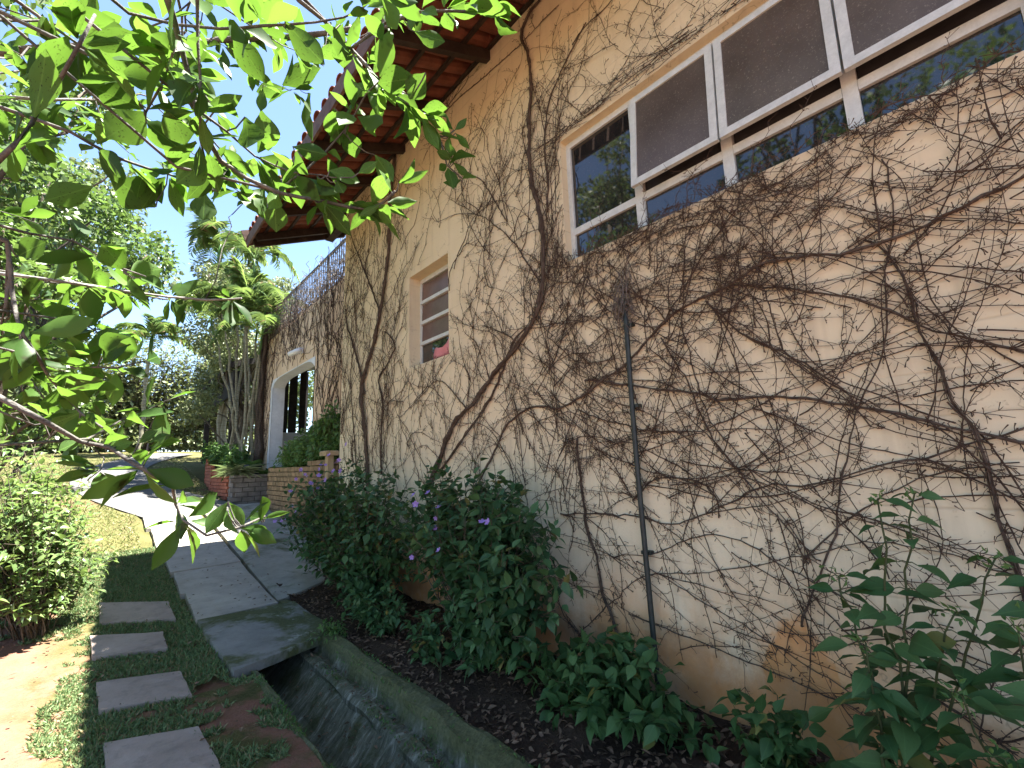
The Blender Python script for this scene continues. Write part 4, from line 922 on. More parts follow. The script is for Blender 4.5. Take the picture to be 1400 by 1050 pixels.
brick_face(pl, (2.875, 7.6), (2.875, 11.88), G(7.6)-.05, G(11.9)-.05, 1.72, 1.66, M_brickA, .22, .085, .07, .016)
brick_face(pl, (2.95, 11.915), (3.30, 11.915), G(11.9)-.05, G(11.9)-.05, 1.66, 1.66, M_brickA, .22, .085, .05, .016)
sp = thing('stone_planter', (2.8, 13.2, G(13.1)), 'low grey stone brick planter with spiky grass and a pot', 'planter')
zb = G(13.1)-.1
MB().box((2.42, 13.06, zb), (3.28, 13.7, zb+.72)).make('core', M_mort, sp)
brick_face(sp, (2.40, 13.03), (3.30, 13.03), zb, zb, zb+.70, zb+.70, M_brickC, .26, .10, .08, .014)
brick_face(sp, (2.39, 13.66), (2.39, 13.08), zb, zb, zb+.70, zb+.70, M_brickC, .26, .10, .08, .014)
MB().box((2.33, 12.96, zb+.69), (3.33, 13.5, zb+.75)).make('coping', M_brickC, sp)
rw = thing('retaining_wall', (2.5, 15, G(15)), 'low red brick retaining wall curving along the path under the palms', 'wall')
rp = [(2.36, 13.75), (2.25, 15.4), (2.35, 17.2), (2.7, 19.2), (3.2, 21.5)]
for (a, b), (c, d) in zip(rp, rp[1:]):
    n_ = np.array([d-b, -(c-a)]); n_ = n_/np.linalg.norm(n_)
    brick_face(rw, (a, b), (c, d), G(b)-.05, G(d)-.05, G(b)+.62, G(d)+.58, M_brickB, .24, .075, .10, .016)
    MB().add([(a+n_[0]*.02, b+n_[1]*.02, G(b)-.1), (c+n_[0]*.02, d+n_[1]*.02, G(d)-.1), (c+n_[0]*.16, d+n_[1]*.16, G(d)-.1), (a+n_[0]*.16, b+n_[1]*.16, G(b)-.1),
              (a+n_[0]*.02, b+n_[1]*.02, G(b)+.55), (c+n_[0]*.02, d+n_[1]*.02, G(d)+.52), (c+n_[0]*.16, d+n_[1]*.16, G(d)+.52), (a+n_[0]*.16, b+n_[1]*.16, G(b)+.55)], [(0,1,5,4),(4,5,6,7),(2,3,7,6),(1,2,6,5),(3,0,4,7)]).make('core', M_mort, rw)
tb = obj('terrace_bed', np.array([(2.42, 13.72, G(13.7)+.5), (4.5, 13.72, G(13.7)+.5), (4.5, 23, G(23)+.3), (3.3, 21.5, G(21.5)+.45), (2.8, 19.2, G(19.2)+.45), (2.45, 17.2, G(17.2)+.45), (2.35, 15.4, G(15.4)+.48)]), np.array([(0, 1, 2, 3, 4, 5, 6)]), M_soil)
tag(tb, 'raised soil bed behind the red brick retaining wall', 'soil', kind='structure')
bn = thing('stone_bench', (2.80, 7.75, G(7.7)), 'sandstone ledge on a stubby leg at the house corner', 'bench')
MB().cbox((2.64, 7.56, 1.80), (2.85, 7.88, 1.88), .012).make('top', M_sand, bn)
MB().cbox((2.70, 7.64, .25), (2.79, 7.78, 1.80), .01).make('leg', M_sand, bn)

# ---------------------------------------------------------------- plants
def bend(a, b, sag, n_=7, jit=.03):
    a = np.array(a, float); b = np.array(b, float); t = np.linspace(0, 1, n_)[:, None]
    P = a*(1-t)+b*t; P[:, 2] += sag*np.sin(np.pi*t[:, 0]); P[1:-1] += rng.normal(0, jit, (n_-2, 3))*np.linalg.norm(b-a); return P
def leaf_parts(parent, meshes, P, D, N, L, Wd, name='leaf'):
    S, D, N = frames(D, N)
    for i in range(len(P)):
        M = Matrix(((S[i,0]*Wd[i], D[i,0]*L[i], N[i,0]*L[i], P[i,0]), (S[i,1]*Wd[i], D[i,1]*L[i], N[i,1]*L[i], P[i,1]), (S[i,2]*Wd[i], D[i,2]*L[i], N[i,2]*L[i], P[i,2]), (0, 0, 0, 1)))
        o = bpy.data.objects.new(name, meshes[i % len(meshes)]); link(o, parent); o.matrix_basis = M
CAM = np.array([0, 0, 1.6])
def foliage(parent, P, D, N, L, Wd, tmpls, mat, nparts=0, name='leaf', rest='foliage'):
    """largest-in-view leaves become parts, the rest one joined part"""
    P = np.asarray(P); order = np.argsort(np.linalg.norm(P-CAM, axis=1)-4*L) if nparts else np.arange(len(P))
    if nparts:
        ms = [mesh(name, *t, mat, True) for t in tmpls]; q = order[:nparts]; leaf_parts(parent, ms, P[q], D[q], N[q], L[q], Wd[q], name)
    q = order[nparts:]; mb = MB()
    for k, t in enumerate(tmpls):
        s_ = q[k::len(tmpls)]
        if len(s_): V, F_ = scatter(t, P[s_], D[s_], N[s_], L[s_], Wd[s_]); mb.add(V, F_)
    if mb.n: mb.make(rest, mat, parent, smooth=True, kind='stuff' if nparts else None)
def shrub(name, base, lobes, nst, per, ll, label, cat, mat, stemmat, nparts=200, tm=None, group=None, zmin=.12, wr=.55, sr=.006, flowers=None, up=.35):
    t = thing(name, base, label, cat, group); base = np.array(base, float); P, D, N = [], [], []; st = MB()
    lw = np.array([l[3]*l[4]*l[5] for l in lobes]); lw = lw/lw.sum(); tips = []
    for _ in range(nst):
        c = lobes[rng.choice(len(lobes), p=lw)]; d = rand_dirs(1)[0]; rr = rng.uniform(.55, 1.05)
        tip = np.array(c[:3])+d*np.array(c[3:6])*rr
        if tip[2] < zmin+.03: tip[2] = zmin+.03+rng.uniform(0, .12)
        if tip[0] > W-.05 and base[0] < W and base[1] < 7.6: tip[0] = W-.05-rng.uniform(0, .15)
        b0 = base+np.array([rng.normal(0, .05), rng.normal(0, .08), 0]); pts = bend(b0, tip, .12*np.linalg.norm(tip-b0)*rng.uniform(.2, 1.2), 8, .025)
        st.tube(pts, np.linspace(sr, sr*.25, 8), 4); tips.append(pts[-1])
        for u in np.linspace(.42, 1, per):
            i = u*7; k = min(int(i), 6); p = pts[k]+(pts[k+1]-pts[k])*(i-k); ax = unit(pts[k+1]-pts[k]); s_ = unit(np.cross(ax, rand_dirs(1)[0]))
            for sg in (-1, 1):
                dd = unit(s_*sg+ax*rng.uniform(.1, .8)+np.array([0, 0, rng.uniform(-.35, .25)])); P.append(p+dd*.01); D.append(dd); N.append(unit(np.array([0, 0, 1.])+rng.normal(0, up, 3)))
    P, D, N = map(np.array, (P, D, N)); n_ = len(P); P = P+rng.normal(0, .012, (n_, 3)); L = ll*rng.uniform(.55, 1.15, n_); ok = P[:, 2] > zmin
    if base[0] < W and base[1] < 7.6: ok &= (P[:, 0]+D[:, 0]*L < W-.015)
    P, D, N, L = P[ok], D[ok], N[ok], L[ok]
    st.make('stems', stemmat, t, smooth=True)
    foliage(t, P, D, N, L, L*wr*rng.uniform(.85, 1.15, len(L)), tm or T_OV, mat, nparts)
    if flowers:
        fm = mesh('flower', *flower_shape(), M_flower)
        for k in range(flowers[0]):
            c = np.array(flowers[1][k % len(flowers[1])])+rng.normal(0, flowers[2], 3)
            o = bpy.data.objects.new('flower', fm); link(o, t); s_ = rng.uniform(.8, 1.3)*flowers[3]
            o.matrix_basis = Matrix.Translation(c) @ Vector(rand_dirs(1)[0]*.6+np.array([-.6, -.4, .5])).to_track_quat('Z', 'Y').to_matrix().to_4x4() @ Matrix.Scale(s_, 4)
    return t
def flower_shape():
    mb = MB()
    for k in range(5):
        a = k*2*math.pi/5; V, F_ = leaf_shape([.1, .8, 1., .5], -.1, -.2); c, s_ = math.cos(a), math.sin(a); V = V*np.array([.75, 1, 1])
        mb.add(np.stack([V[:, 0]*c-V[:, 1]*s_, V[:, 0]*s_+V[:, 1]*c, V[:, 2]], 1), F_)
    return np.concatenate(mb.V), [np.concatenate(v) for v in mb.F.values()]

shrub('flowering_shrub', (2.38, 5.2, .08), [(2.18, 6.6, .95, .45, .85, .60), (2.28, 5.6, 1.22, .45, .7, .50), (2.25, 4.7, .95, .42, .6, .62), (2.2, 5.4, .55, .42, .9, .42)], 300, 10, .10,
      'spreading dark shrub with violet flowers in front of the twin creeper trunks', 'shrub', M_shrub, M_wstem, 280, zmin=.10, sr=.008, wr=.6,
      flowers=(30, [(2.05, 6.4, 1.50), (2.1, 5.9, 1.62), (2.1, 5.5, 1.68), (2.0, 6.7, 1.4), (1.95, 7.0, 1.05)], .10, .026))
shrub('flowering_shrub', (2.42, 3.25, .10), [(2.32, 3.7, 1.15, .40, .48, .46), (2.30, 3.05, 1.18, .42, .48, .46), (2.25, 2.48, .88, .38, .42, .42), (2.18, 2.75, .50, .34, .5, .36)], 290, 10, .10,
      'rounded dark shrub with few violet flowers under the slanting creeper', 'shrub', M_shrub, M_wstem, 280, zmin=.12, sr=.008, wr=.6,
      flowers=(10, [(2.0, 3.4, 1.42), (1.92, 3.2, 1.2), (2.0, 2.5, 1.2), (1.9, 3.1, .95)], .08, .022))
shrub('bed_plant', (2.40, 1.95, .08), [(2.33, 2.15, .22, .28, .42, .24), (2.36, 1.78, .30, .26, .32, .26), (2.42, 1.45, .18, .20, .16, .14)], 85, 7, .105,
      'low bushy green plant round the foot of the pipe', 'plant', M_tall, M_stem, 240, zmin=.07, wr=.62, sr=.005)
shrub('bed_plant', (2.46, .98, .08), [(2.44, 1.02, .34, .16, .16, .26), (2.42, .86, .24, .16, .16, .18)], 26, 5, .10,
      'thin leafy plant in front of the orange wall stain', 'plant', M_tall, M_stem, 150, zmin=.07, wr=.66, sr=.005)
shrub('seedling', (2.28, 2.78, .07), [(2.27, 2.78, .20, .07, .09, .10)], 6, 3, .085, 'pale green young plant growing in leaf litter', 'plant', M_lime, M_stem, 60, zmin=.07, wr=.5, sr=.004)
shrub('seedling', (2.02, 3.15, .07), [(2.02, 3.15, .18, .05, .05, .06)], 3, 2, .095, 'seedling with one broad rounded leaf beside the drain kerb', 'plant', M_shrub, M_stem, 20, zmin=.09, wr=.85, sr=.003)
shrub('low_plant', (2.06, 4.25, .07), [(2.05, 4.3, .30, .18, .32, .22), (2.0, 4.75, .22, .15, .25, .16)], 34, 6, .085, 'loose low leafy plant under the spreading shrub beside the drain kerb', 'plant', M_shrub, M_stem, 120, zmin=.07, wr=.55, sr=.005)
shrub('low_plant', (2.10, 3.45, .07), [(2.08, 3.5, .26, .15, .22, .20)], 20, 5, .085, 'small leafy plant under the rounded shrub beside the drain kerb', 'plant', M_shrub, M_stem, 80, zmin=.07, wr=.55, sr=.005)
shrub('fern_tuft', (1.75, 4.72, .06), [(1.66, 4.58, .08, .16, .16, .12)], 22, 5, .05, 'fern tuft hanging over the drain beside the mossy slab', 'fern', M_hedge, M_stem, 60, zmin=-.02, wr=.35, sr=.003)
# tall upright plants near the right: explicit stems with big soft leaves
def tall_plant(base, tops, ll, label, n_=11, low=.25):
    t = thing('tall_plant', base, label, 'plant', 'tall leafy plants against the wall'); P, D, N, L = [], [], [], []
    for tp in tops:
        b0 = np.array(base)+np.array([rng.normal(0, .03), rng.normal(0, .05), 0]); pts = bend(b0, tp, .0, 14, .008); MB().tube(pts, np.linspace(.0075, .003, 14), 6).make('stem', M_stem, t, smooth=True)
        for k, u in enumerate(np.linspace(low, 1, n_)):
            i = u*13; q = min(int(i), 12); p = pts[q]+(pts[q+1]-pts[q])*(i-q); a = k*2.2+rng.uniform(-.4, .4)
            for sg in (0, math.pi):
                if rng.random() < .12: continue
                sz = ll*(1.08-.5*u**2)*rng.uniform(.75, 1.2); dd = unit(np.array([math.cos(a+sg), math.sin(a+sg), rng.uniform(-.25, .25)])); pe = p+dd*sz*.28
                if (pe+dd*sz)[0] > W-.02: dd[0] = -abs(dd[0]); pe = p+dd*sz*.28
                MB().tube([p, (p+pe)/2+np.array([0, 0, .006]), pe], [.0026, .002, .0018], 4).make('stalk', M_stem, t)
                P.append(pe); D.append(dd); N.append(unit(np.array([-.25, -.1, 1.])+rng.normal(0, .38, 3))); L.append(sz)
    P, D, N, L = map(np.array, (P, D, N, L))
    foliage(t, P, D, N, L, L*.55*rng.uniform(.85, 1.2, len(L)), [leaf_shape(OVATE, .18, .34, .014, k) for k in range(4)], M_tall, 280)
    tb_ = MB()
    for tp in tops:
        c = np.array(tp)+rng.normal(0, .018, (14, 3)); dd = rand_dirs(14)+np.array([0, 0, .5]); V, F_ = scatter(T_OV[0], c, dd, rand_dirs(14), np.full(14, .028), np.full(14, .012)); tb_.add(V, F_)
    tb_.make('buds', M_hedge, t, kind='stuff')
tall_plant((2.42, .52, .08), [(2.36, .45, 1.40), (2.42, .34, 1.42), (2.34, .62, 1.08), (2.38, .28, 1.0), (2.30, .55, .85), (2.4, .15, 1.2)], .150, 'tall leafy plant with several upright stems against the cream wall', 13, .18)
tall_plant((2.35, .16, .08), [(2.25, .12, 1.02), (2.35, .05, 1.15), (2.2, .28, .78), (2.12, .2, .66), (2.15, .05, .85)], .165, 'broad-leaved plant beyond the tall stems at the wall', 9)
# hedge in the brick planter
shrub('hedge', (3.10, 9.8, 1.62), [(3.08, 8.4, 2.15, .32, .8, .60), (3.08, 9.6, 2.05, .32, .8, .50), (3.08, 10.8, 1.85, .30, .9, .38)], 520, 9, .10, 'bright green hedge growing out of the brick planter', 'hedge', M_hedge, M_wstem, 0, zmin=1.58, wr=.5, tm=[T_LOW])

# fallen leaves in the bed, bits in the drain and on the grass
n_ = 4200; P = np.stack([rng.uniform(1.80, 2.8, n_), rng.uniform(.2, 6.6, n_), np.zeros(n_)], 1); P[:, 2] = bedz(P[:, 0], P[:, 1])+.012
D_ = rand_dirs(n_); D_[:, 2] *= .25; V, F_ = scatter(T_LOW, P, D_, np.array([0, 0, 1.])+rng.normal(0, .35, (n_, 3)), rng.uniform(.025, .065, n_), rng.uniform(.012, .032, n_))
tag(obj('leaf_litter', V, F_, M_litter, kind='stuff'), 'brown fallen leaves scattered over the planting bed', 'leaves')
n_ = 650; P = np.stack([rng.uniform(-1.2, 1.8, n_), rng.uniform(3, 12, n_), np.zeros(n_)], 1); P[:, 2] = zg(P[:, 1])+np.where(P[:, 0] > .8, .055, .03); P = P[(P[:, 0] < .8) | (P[:, 1] > 6.1)]; n_ = len(P)
D_ = rand_dirs(n_); D_[:, 2] *= .1; V, F_ = scatter(T_LOW, P, D_, np.array([0, 0, 1.])+rng.normal(0, .2, (n_, 3)), rng.uniform(.02, .05, n_), rng.uniform(.01, .025, n_))
tag(obj('fallen_leaves', V, F_, M_litter, kind='stuff'), 'stray brown leaves on the lawn and slabs', 'leaves')

n_ = 700; P = np.stack([rng.uniform(1.09, 1.62, n_), rng.uniform(.5, 4.6, n_), np.zeros(n_)], 1); pr = np.array(prof); P[:, 2] = np.interp(P[:, 0], pr[1:-1, 0], pr[1:-1, 1])+.012
D_ = rand_dirs(n_); D_[:, 2] *= .3; V, F_ = scatter(T_LOW, P, D_, np.array([-.4, 0, 1.])+rng.normal(0, .3, (n_, 3)), rng.uniform(.012, .04, n_), rng.uniform(.006, .02, n_))
tag(obj('drain_debris', V, F_, M_litter, kind='stuff'), 'leaf scraps lying in the drainage channel', 'leaves')
# weeds and moss tufts along the drain edges
n_ = 5200; e = rng.choice([1.03, 1.52, 1.64, 1.77], n_, p=[.45, .2, .2, .15]); P = np.stack([e+rng.normal(0, .018, n_), rng.uniform(.3, 6.0, n_), np.zeros(n_)], 1); P = P[vnoise(P[:, 0]*3, P[:, 1], .22, 31) > .45]; P = P[~((P[:, 1] > 4.3) & (P[:, 0] < 1.81))]; n_ = len(P); P[:, 2] = np.interp(P[:, 0], pr[1:-1, 0], pr[1:-1, 1])-.004
V, F_ = scatter(T_LOW, P, unit(np.stack([rng.normal(0, .6, n_), rng.normal(0, .6, n_), rng.uniform(.2, 1, n_)], 1)), rand_dirs(n_), rng.uniform(.008, .035, n_), rng.uniform(.004, .014, n_))
tag(obj('edge_weeds', V, F_, M_hedge, kind='stuff'), 'tiny weeds and moss tufts growing along the drain edges', 'weeds')
# grass
def in_stone(x, y):
    r_ = np.zeros(len(x), bool)
    for c, _ in stones:
        c = np.array(c); cx = c.mean(0); c2 = cx+(c-cx)*.95; ins = np.ones(len(x), bool)
        for k in range(4):
            a, b = c2[k], c2[(k+1) % 4]; ins &= ((b[0]-a[0])*(y-a[1])-(b[1]-a[1])*(x-a[0])) > 0
        r_ |= ins
    return r_
def lawn(n_, xr, yr, hl, hw, mat, name, label, keep, flat):
    x = rng.uniform(*xr, n_); y = rng.uniform(*yr, n_); k = keep(x, y) & ~in_stone(x, y); x, y = x[k], y[k]; n_ = len(x)
    z = gz(x, y)-.008; P = np.stack([x, y, z], 1)
    D_ = unit(np.stack([rng.normal(0, flat, n_), rng.normal(0, flat, n_), np.abs(rng.normal(.6, .3, n_))+.08], 1)); V, F_ = scatter(BL, P, D_, rand_dirs(n_), hl*rng.uniform(.5, 1.3, n_), hw*rng.uniform(.7, 1.3, n_))
    return tag(obj(name, V, F_, mat, kind='stuff'), label, 'grass')
BL = (np.array([(-.5, 0, 0), (.5, 0, 0), (-.42, .5, .06), (.42, .5, .06), (0, 1, -.12)], float), [np.array([(0, 1, 3, 2)]), np.array([(2, 3, 4)])])
def keep_near(x, y):
    cov = vnoise(x, y, .35, 8)*.55+vnoise(x, y, .11, 9)*.45; edge = np.clip((x+.30)*2.4, 0, 1)*.55+.12+.30*np.clip((y-6.4)/1.5, 0, 1)
    bare = np.clip((5.6-y)*.6, 0, 1)*np.clip((x-.35)*2.2, 0, 1)*.42+np.clip((5.2-y)*.4, 0, 1)*.12
    right = np.where(y > 4.35, np.where(y < 6.05, .86, .83-(y-6)*.045), 1.02)
    return (cov < edge-bare+.22) & (x < right) & (x > -.22-np.clip(y-6.2, 0, 9))
lawn(125000, (-1.0, 1.03), (2.2, 9.6), .046, .0105, M_grass, 'lawn_grass', 'short coarse grass round the stepping stones in shade', keep_near, .75)
def keep_far(x, y):
    px = np.interp(y, [9, 12.4, 13.6, 15.4, 17.6, 20, 22.5, 25, 27], [1.2, 1.35, 1.1, .55, .15, .1, .55, 1.4, 2.4]); wd = np.interp(y, [9, 12.4, 12.7, 15, 18, 27], [.68, .85, 1.0, .98, .88, .8])
    return (np.abs(x-px) > wd) & (vnoise(x, y, 1.3, 3)*.6+vnoise(x, y, .4, 4)*.4 < .66) & ~((x > 2.2) & (y > 6.9)) & ~((x > .82-(y-6)*.045) & (y < 13))
lawn(110000, (-6, 3.0), (9.5, 27.5), .06, .012, M_grass2, 'sunny_lawn_grass', 'sunlit pale dry lawn grass uphill beside the path', keep_far, .8)

# ---------------------------------------------------------------- trees
def crown_leaves(centers, radii, n_, ll, flat=.8):
    centers = np.asarray(centers, float); radii = np.asarray(radii, float); w = radii**2/np.sum(radii**2); i = rng.choice(len(centers), n_, p=w)
    d = rand_dirs(n_); r_ = rng.uniform(.25, 1.05, n_)**.6*radii[i]; P = centers[i]+d*r_[:, None]*np.array([1, 1, flat])
    D_ = unit(d*.6+rand_dirs(n_)+np.array([0, 0, -.25])); N = unit(np.array([0, 0, .8])+rand_dirs(n_)); L = ll*rng.uniform(.6, 1.3, n_); return P, D_, N, L
def tree(name, base, h, spread, label, mat, nleaf, ll, trunkr=.16, low=.35, ncl=26, group=None, lean=(0, 0), seed=0, barkm=None, cat='tree', tmpl=None):
    t = thing(name, base, label, cat, group); base = np.array(base, float); top = base+np.array([lean[0], lean[1], h*.72]); C_, R_ = [], []; mb = MB()
    tp = bend(base-np.array([0, 0, .1]), top, 0, 9, .02); mb.tube(tp, np.linspace(trunkr, trunkr*.35, 9), 9)
    for k in range(ncl):
        u = rng.uniform(low, 1.0); a = rng.uniform(0, 6.28); rr = spread*math.sqrt(rng.uniform(.05, 1))*(1-.45*abs(u-.6)/.6); c = base+np.array([lean[0]*u+math.cos(a)*rr, lean[1]*u+math.sin(a)*rr, h*u]); C_.append(c); R_.append(spread*rng.uniform(.16, .34))
        i = int(min(8, max(1, u*6))); mb.tube(bend(tp[i], c, .05*spread, 7, .04), np.linspace(trunkr*.35, .012, 7), 5)
    mb.make('trunk', barkm or M_trunk, t, smooth=True); P, D_, N, L = crown_leaves(C_, R_, nleaf, ll); ok = P[:, 2] > base[2]+.1
    foliage(t, P[ok], D_[ok], N[ok], L[ok], L[ok]*.55, [tmpl or T_DIA], mat, 0, rest='crown'); return t
# overhanging tree with traced limbs and big leaves
ot = thing('overhanging_tree', (-1.55, .55, float(gz(-1.55, .55))), 'tree reaching over the walk with big bright obovate leaves', 'tree')
tp = spline([(-1.55, .55, -.1), (-1.5, .6, 1.0), (-1.42, .7, 2.2), (-1.3, .75, 3.4), (-1.2, .8, 4.6)], .2); MB().tube(tp, np.linspace(.13, .05, len(tp)), 10).make('trunk', M_limb, ot, smooth=True)
samp = []
for k, (a, b, pts) in enumerate(BRANCHES):
    P = spline(pts, .05); n_ = len(P); P[1:-1] += rng.normal(0, .0016, (n_-2, 3)); big = a > .02
    root = P[0]
    if k < 22: j = np.argmin(np.abs(tp[:, 2]-(root[2]+.25))); src = tp[j]
    else: q = np.vstack(samp[:21]); src = q[np.argmin(np.linalg.norm(q-root, axis=1))]       # side branches leave a main branch
    back = bend(src, root, .05, 8, .03)
    MB().tube(np.vstack([back[:-1], P]), np.concatenate([np.linspace(a*1.15, a, 7), np.linspace(a, b, n_)])*(1+.08*np.sin(np.arange(n_+7)*1.1)), 7).make('limb' if big else 'branch', M_limb if big or k in (6, 9) else M_branch, ot, smooth=True)
    if not big: samp.append(P)
P, D_, N, L, Wd = [], [], [], [], []
stalk = MB(); allp = np.vstack(samp)
for a, b, w in LEAVES:
    a = np.array(a); b = np.array(b); d = b-a; view = unit(CAM-(a+b)/2); j = np.argmin(np.linalg.norm(allp-a, axis=1))
    if np.linalg.norm(allp[j]-a) > .004: stalk.tube(bend(allp[j], a, -.01, 5, .02), .0018, 4)
    n0 = unit(view+rng.normal(0, .42, 3)); n0 = n0*(1 if n0[2] > 0 else -1)
    P.append(a); D_.append(d); N.append(n0); L.append(np.linalg.norm(d)); Wd.append(w)
ntr = len(P)
for q in samp:                              # further leaves in loose whorls along the same branches
    m_ = len(q)
    for k in range(int(m_*.6)+4):
        i = int(rng.uniform(.25, 1)**.7*(m_-1)); ax = unit(q[min(i+1, m_-1)]-q[max(i-1, 0)])
        pr = q[i]-CAM
        for _ in range(int(rng.choice([1, 2, 3]))):
            dd = unit(rand_dirs(1)[0]+ax*.5+np.array([0, 0, -.15])); P.append(q[i]+dd*.012); D_.append(dd); N.append(unit(np.array([0, 0, .9])+rng.normal(0, .5, 3))); l = rng.uniform(.055, .115); L.append(l); Wd.append(l*rng.uniform(.36, .5))
P, D_, N, L, Wd = map(np.array, (P, D_, N, L, Wd))
stalk.make('leaf_stalks', M_branch, ot, kind='stuff')
ms = [mesh('leaf', *t, M_leafbig, True) for t in T_BIG]
npt = min(len(P), 298); leaf_parts(ot, ms, P[:npt], D_[:npt], N[:npt], L[:npt], Wd[:npt])
if len(P) > npt: mb = MB(); V, F_ = scatter(T_BIG[0], P[npt:], D_[npt:], N[npt:], L[npt:], Wd[npt:]); mb.add(V, F_); mb.make('foliage', M_leafbig, ot, smooth=True, kind='stuff')
# the rest of its crown, further out and up
def high_crown(t, centers, radii, n_, ll, mat=M_leafbig, name='outer_crown'):
    P, D_, N, L = crown_leaves(centers, radii, n_, ll, .7); V, F_ = scatter(T_LOW, P, D_, N, L, L*.48); mb = MB(); mb.add(V, F_); mb.make(name, mat, t, smooth=True, kind='stuff')
high_crown(ot, [(-1.6, 2.6, 3.2), (-1.5, 1.8, 3.8), (-2.1, 2.2, 2.4), (-.9, 2.6, 3.9), (-.4, 2.0, 4.1), (-2.2, 3.2, 3.6), (-1.2, 3.3, 2.9), (-1.9, .4, 4.2), (-.8, -.4, 4.4), (-1.9, -.9, 3.6), (-2.4, 1.2, 3.2)], [.55, .6, .5, .5, .4, .6, .4, .7, .7, .7, .6], 1500, .10)

# sunlit shrub on the left and its neighbours
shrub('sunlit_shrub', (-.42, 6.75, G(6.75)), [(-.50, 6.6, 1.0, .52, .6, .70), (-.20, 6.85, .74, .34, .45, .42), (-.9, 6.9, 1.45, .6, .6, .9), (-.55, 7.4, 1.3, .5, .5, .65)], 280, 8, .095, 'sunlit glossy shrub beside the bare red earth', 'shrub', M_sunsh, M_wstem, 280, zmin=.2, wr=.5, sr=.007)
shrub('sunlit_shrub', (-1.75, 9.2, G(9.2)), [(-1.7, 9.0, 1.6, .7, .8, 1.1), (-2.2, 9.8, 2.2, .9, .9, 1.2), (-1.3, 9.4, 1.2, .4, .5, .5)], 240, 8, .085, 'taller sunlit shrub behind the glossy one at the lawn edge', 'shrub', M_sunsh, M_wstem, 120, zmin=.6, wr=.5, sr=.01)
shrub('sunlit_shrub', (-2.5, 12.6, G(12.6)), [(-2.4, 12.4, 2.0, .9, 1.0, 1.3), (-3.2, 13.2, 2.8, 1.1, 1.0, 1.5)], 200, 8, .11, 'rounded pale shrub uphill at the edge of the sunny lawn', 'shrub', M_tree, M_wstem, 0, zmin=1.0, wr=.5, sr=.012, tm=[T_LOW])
TG = 'trees behind the lawn'
tree('garden_tree', (-1.25, 9.4, G(9.4)), 6.8, 1.75, 'leafy tree with fine pale leaves beside the sunny lawn', M_tree, 15000, .10, .10, .30, 34, TG)
tree('garden_tree', (-1.9, 15.0, G(15)), 9.5, 2.6, 'tall spreading tree behind the lawn edge shrubs', M_tree2, 17000, .14, .2, .2, 40, TG)
tree('garden_tree', (-4.6, 27.5, 2.6), 10.5, 3.4, 'olive green tree at the head of the lawn', M_tree2, 15000, .2, .2, .16, 34, TG)
tree('garden_tree', (-1.75, 5.2, 0), 5.8, 1.45, 'slender tree overlapping the big overhanging leaves', M_tree, 9000, .095, .08, .30, 28, TG, (.4, .3))
tree('garden_tree', (-3.3, 1.6, 0), 10.0, 2.6, 'bushy tree reflected in the strip window panes', M_tree, 9000, .14, .14, .35, 34, TG)
tree('garden_tree', (-3.4, 6.4, 0), 10.5, 2.4, 'dense tall tree standing behind the slender one', M_tree2, 10000, .14, .15, .3, 34, TG)
for x, y, hh, w, lab in [(-1.6, 28.6, 5.8, 2.1, 'pale bank of shrubs closing the lawn under the olive tree'), (1.2, 29.2, 6.6, 2.4, 'tall pale shrubs at the head of the path'), (4.2, 29.5, 7.0, 2.6, 'high shrubs behind the palm clump'), (-5.0, 29.0, 5.0, 2.4, 'shrubs under the tall trees at the far lawn edge')]:
    zb = G(y); shrub('far_shrub', (x, y, zb), [(x, y, zb+hh*.45, w, 1.1, hh*.55), (x+w*.6, y+.4, zb+hh*.35, w*.7, 1., hh*.42), (x-w*.6, y+.2, zb+hh*.4, w*.7, 1., hh*.5), (x, y-.5, zb+.5, w, .8, .6)], 620, 8, .26, lab, 'shrub', M_far, M_wstem, 0, [T_DIA], 'shrubs at the head of the lawn', zb+.05, .55, .02)
tree('garden_tree', (3.3, 18.2, G(18.2)), 7.2, 1.9, 'leafy tree between the palms and the dark shelter', M_far, 12000, .13, .12, .3, 30, TG)
tree('garden_tree', (4.0, 22.4, G(22.4)), 8.6, 2.4, 'tall leafy tree shading the upper path behind the shelter', M_far, 12000, .15, .15, .32, 30, TG)
tree('garden_tree', (7.5, 36, 2.7), 8.0, 4.0, 'far tree rising behind the ochre wing', M_tree2, 9000, .26, .2, .2, 26, TG)

# ---------------------------------------------------------------- palms
def frond(P, nl, ll, wid, mbL, droop=.5, vee=.5):
    """pinnate frond: leaflets on both sides of a curved rachis"""
    T = np.gradient(P, axis=0); T = unit(T); m_ = len(P); i = np.linspace(.12, .99, nl)*(m_-1); k = np.minimum(i.astype(int), m_-2); f_ = (i-k)[:, None]
    p = P[k]*(1-f_)+P[k+1]*f_; t = T[k]; s_ = unit(np.cross(t, np.array([0, 0, 1.])+1e-3)); u = np.linspace(0, 1, nl); prof = (np.sin(np.pi*(u*.82+.12)))**.7
    for sg in (-1, 1):
        d = unit(s_*sg+t*.65+np.array([0, 0, 1.])*vee*.5+rng.normal(0, .07, (nl, 3))-np.array([0, 0, droop])*.4)
        V, F_ = scatter(T_PIN, p, d, unit(np.cross(d, t)*sg+rng.normal(0, .1, (nl, 3))), ll*prof*rng.uniform(.85, 1.1, nl), np.full(nl, wid)); mbL.add(V, F_)
T_PIN = leaf_shape([.4, 1., .75, .03], .25, .38)
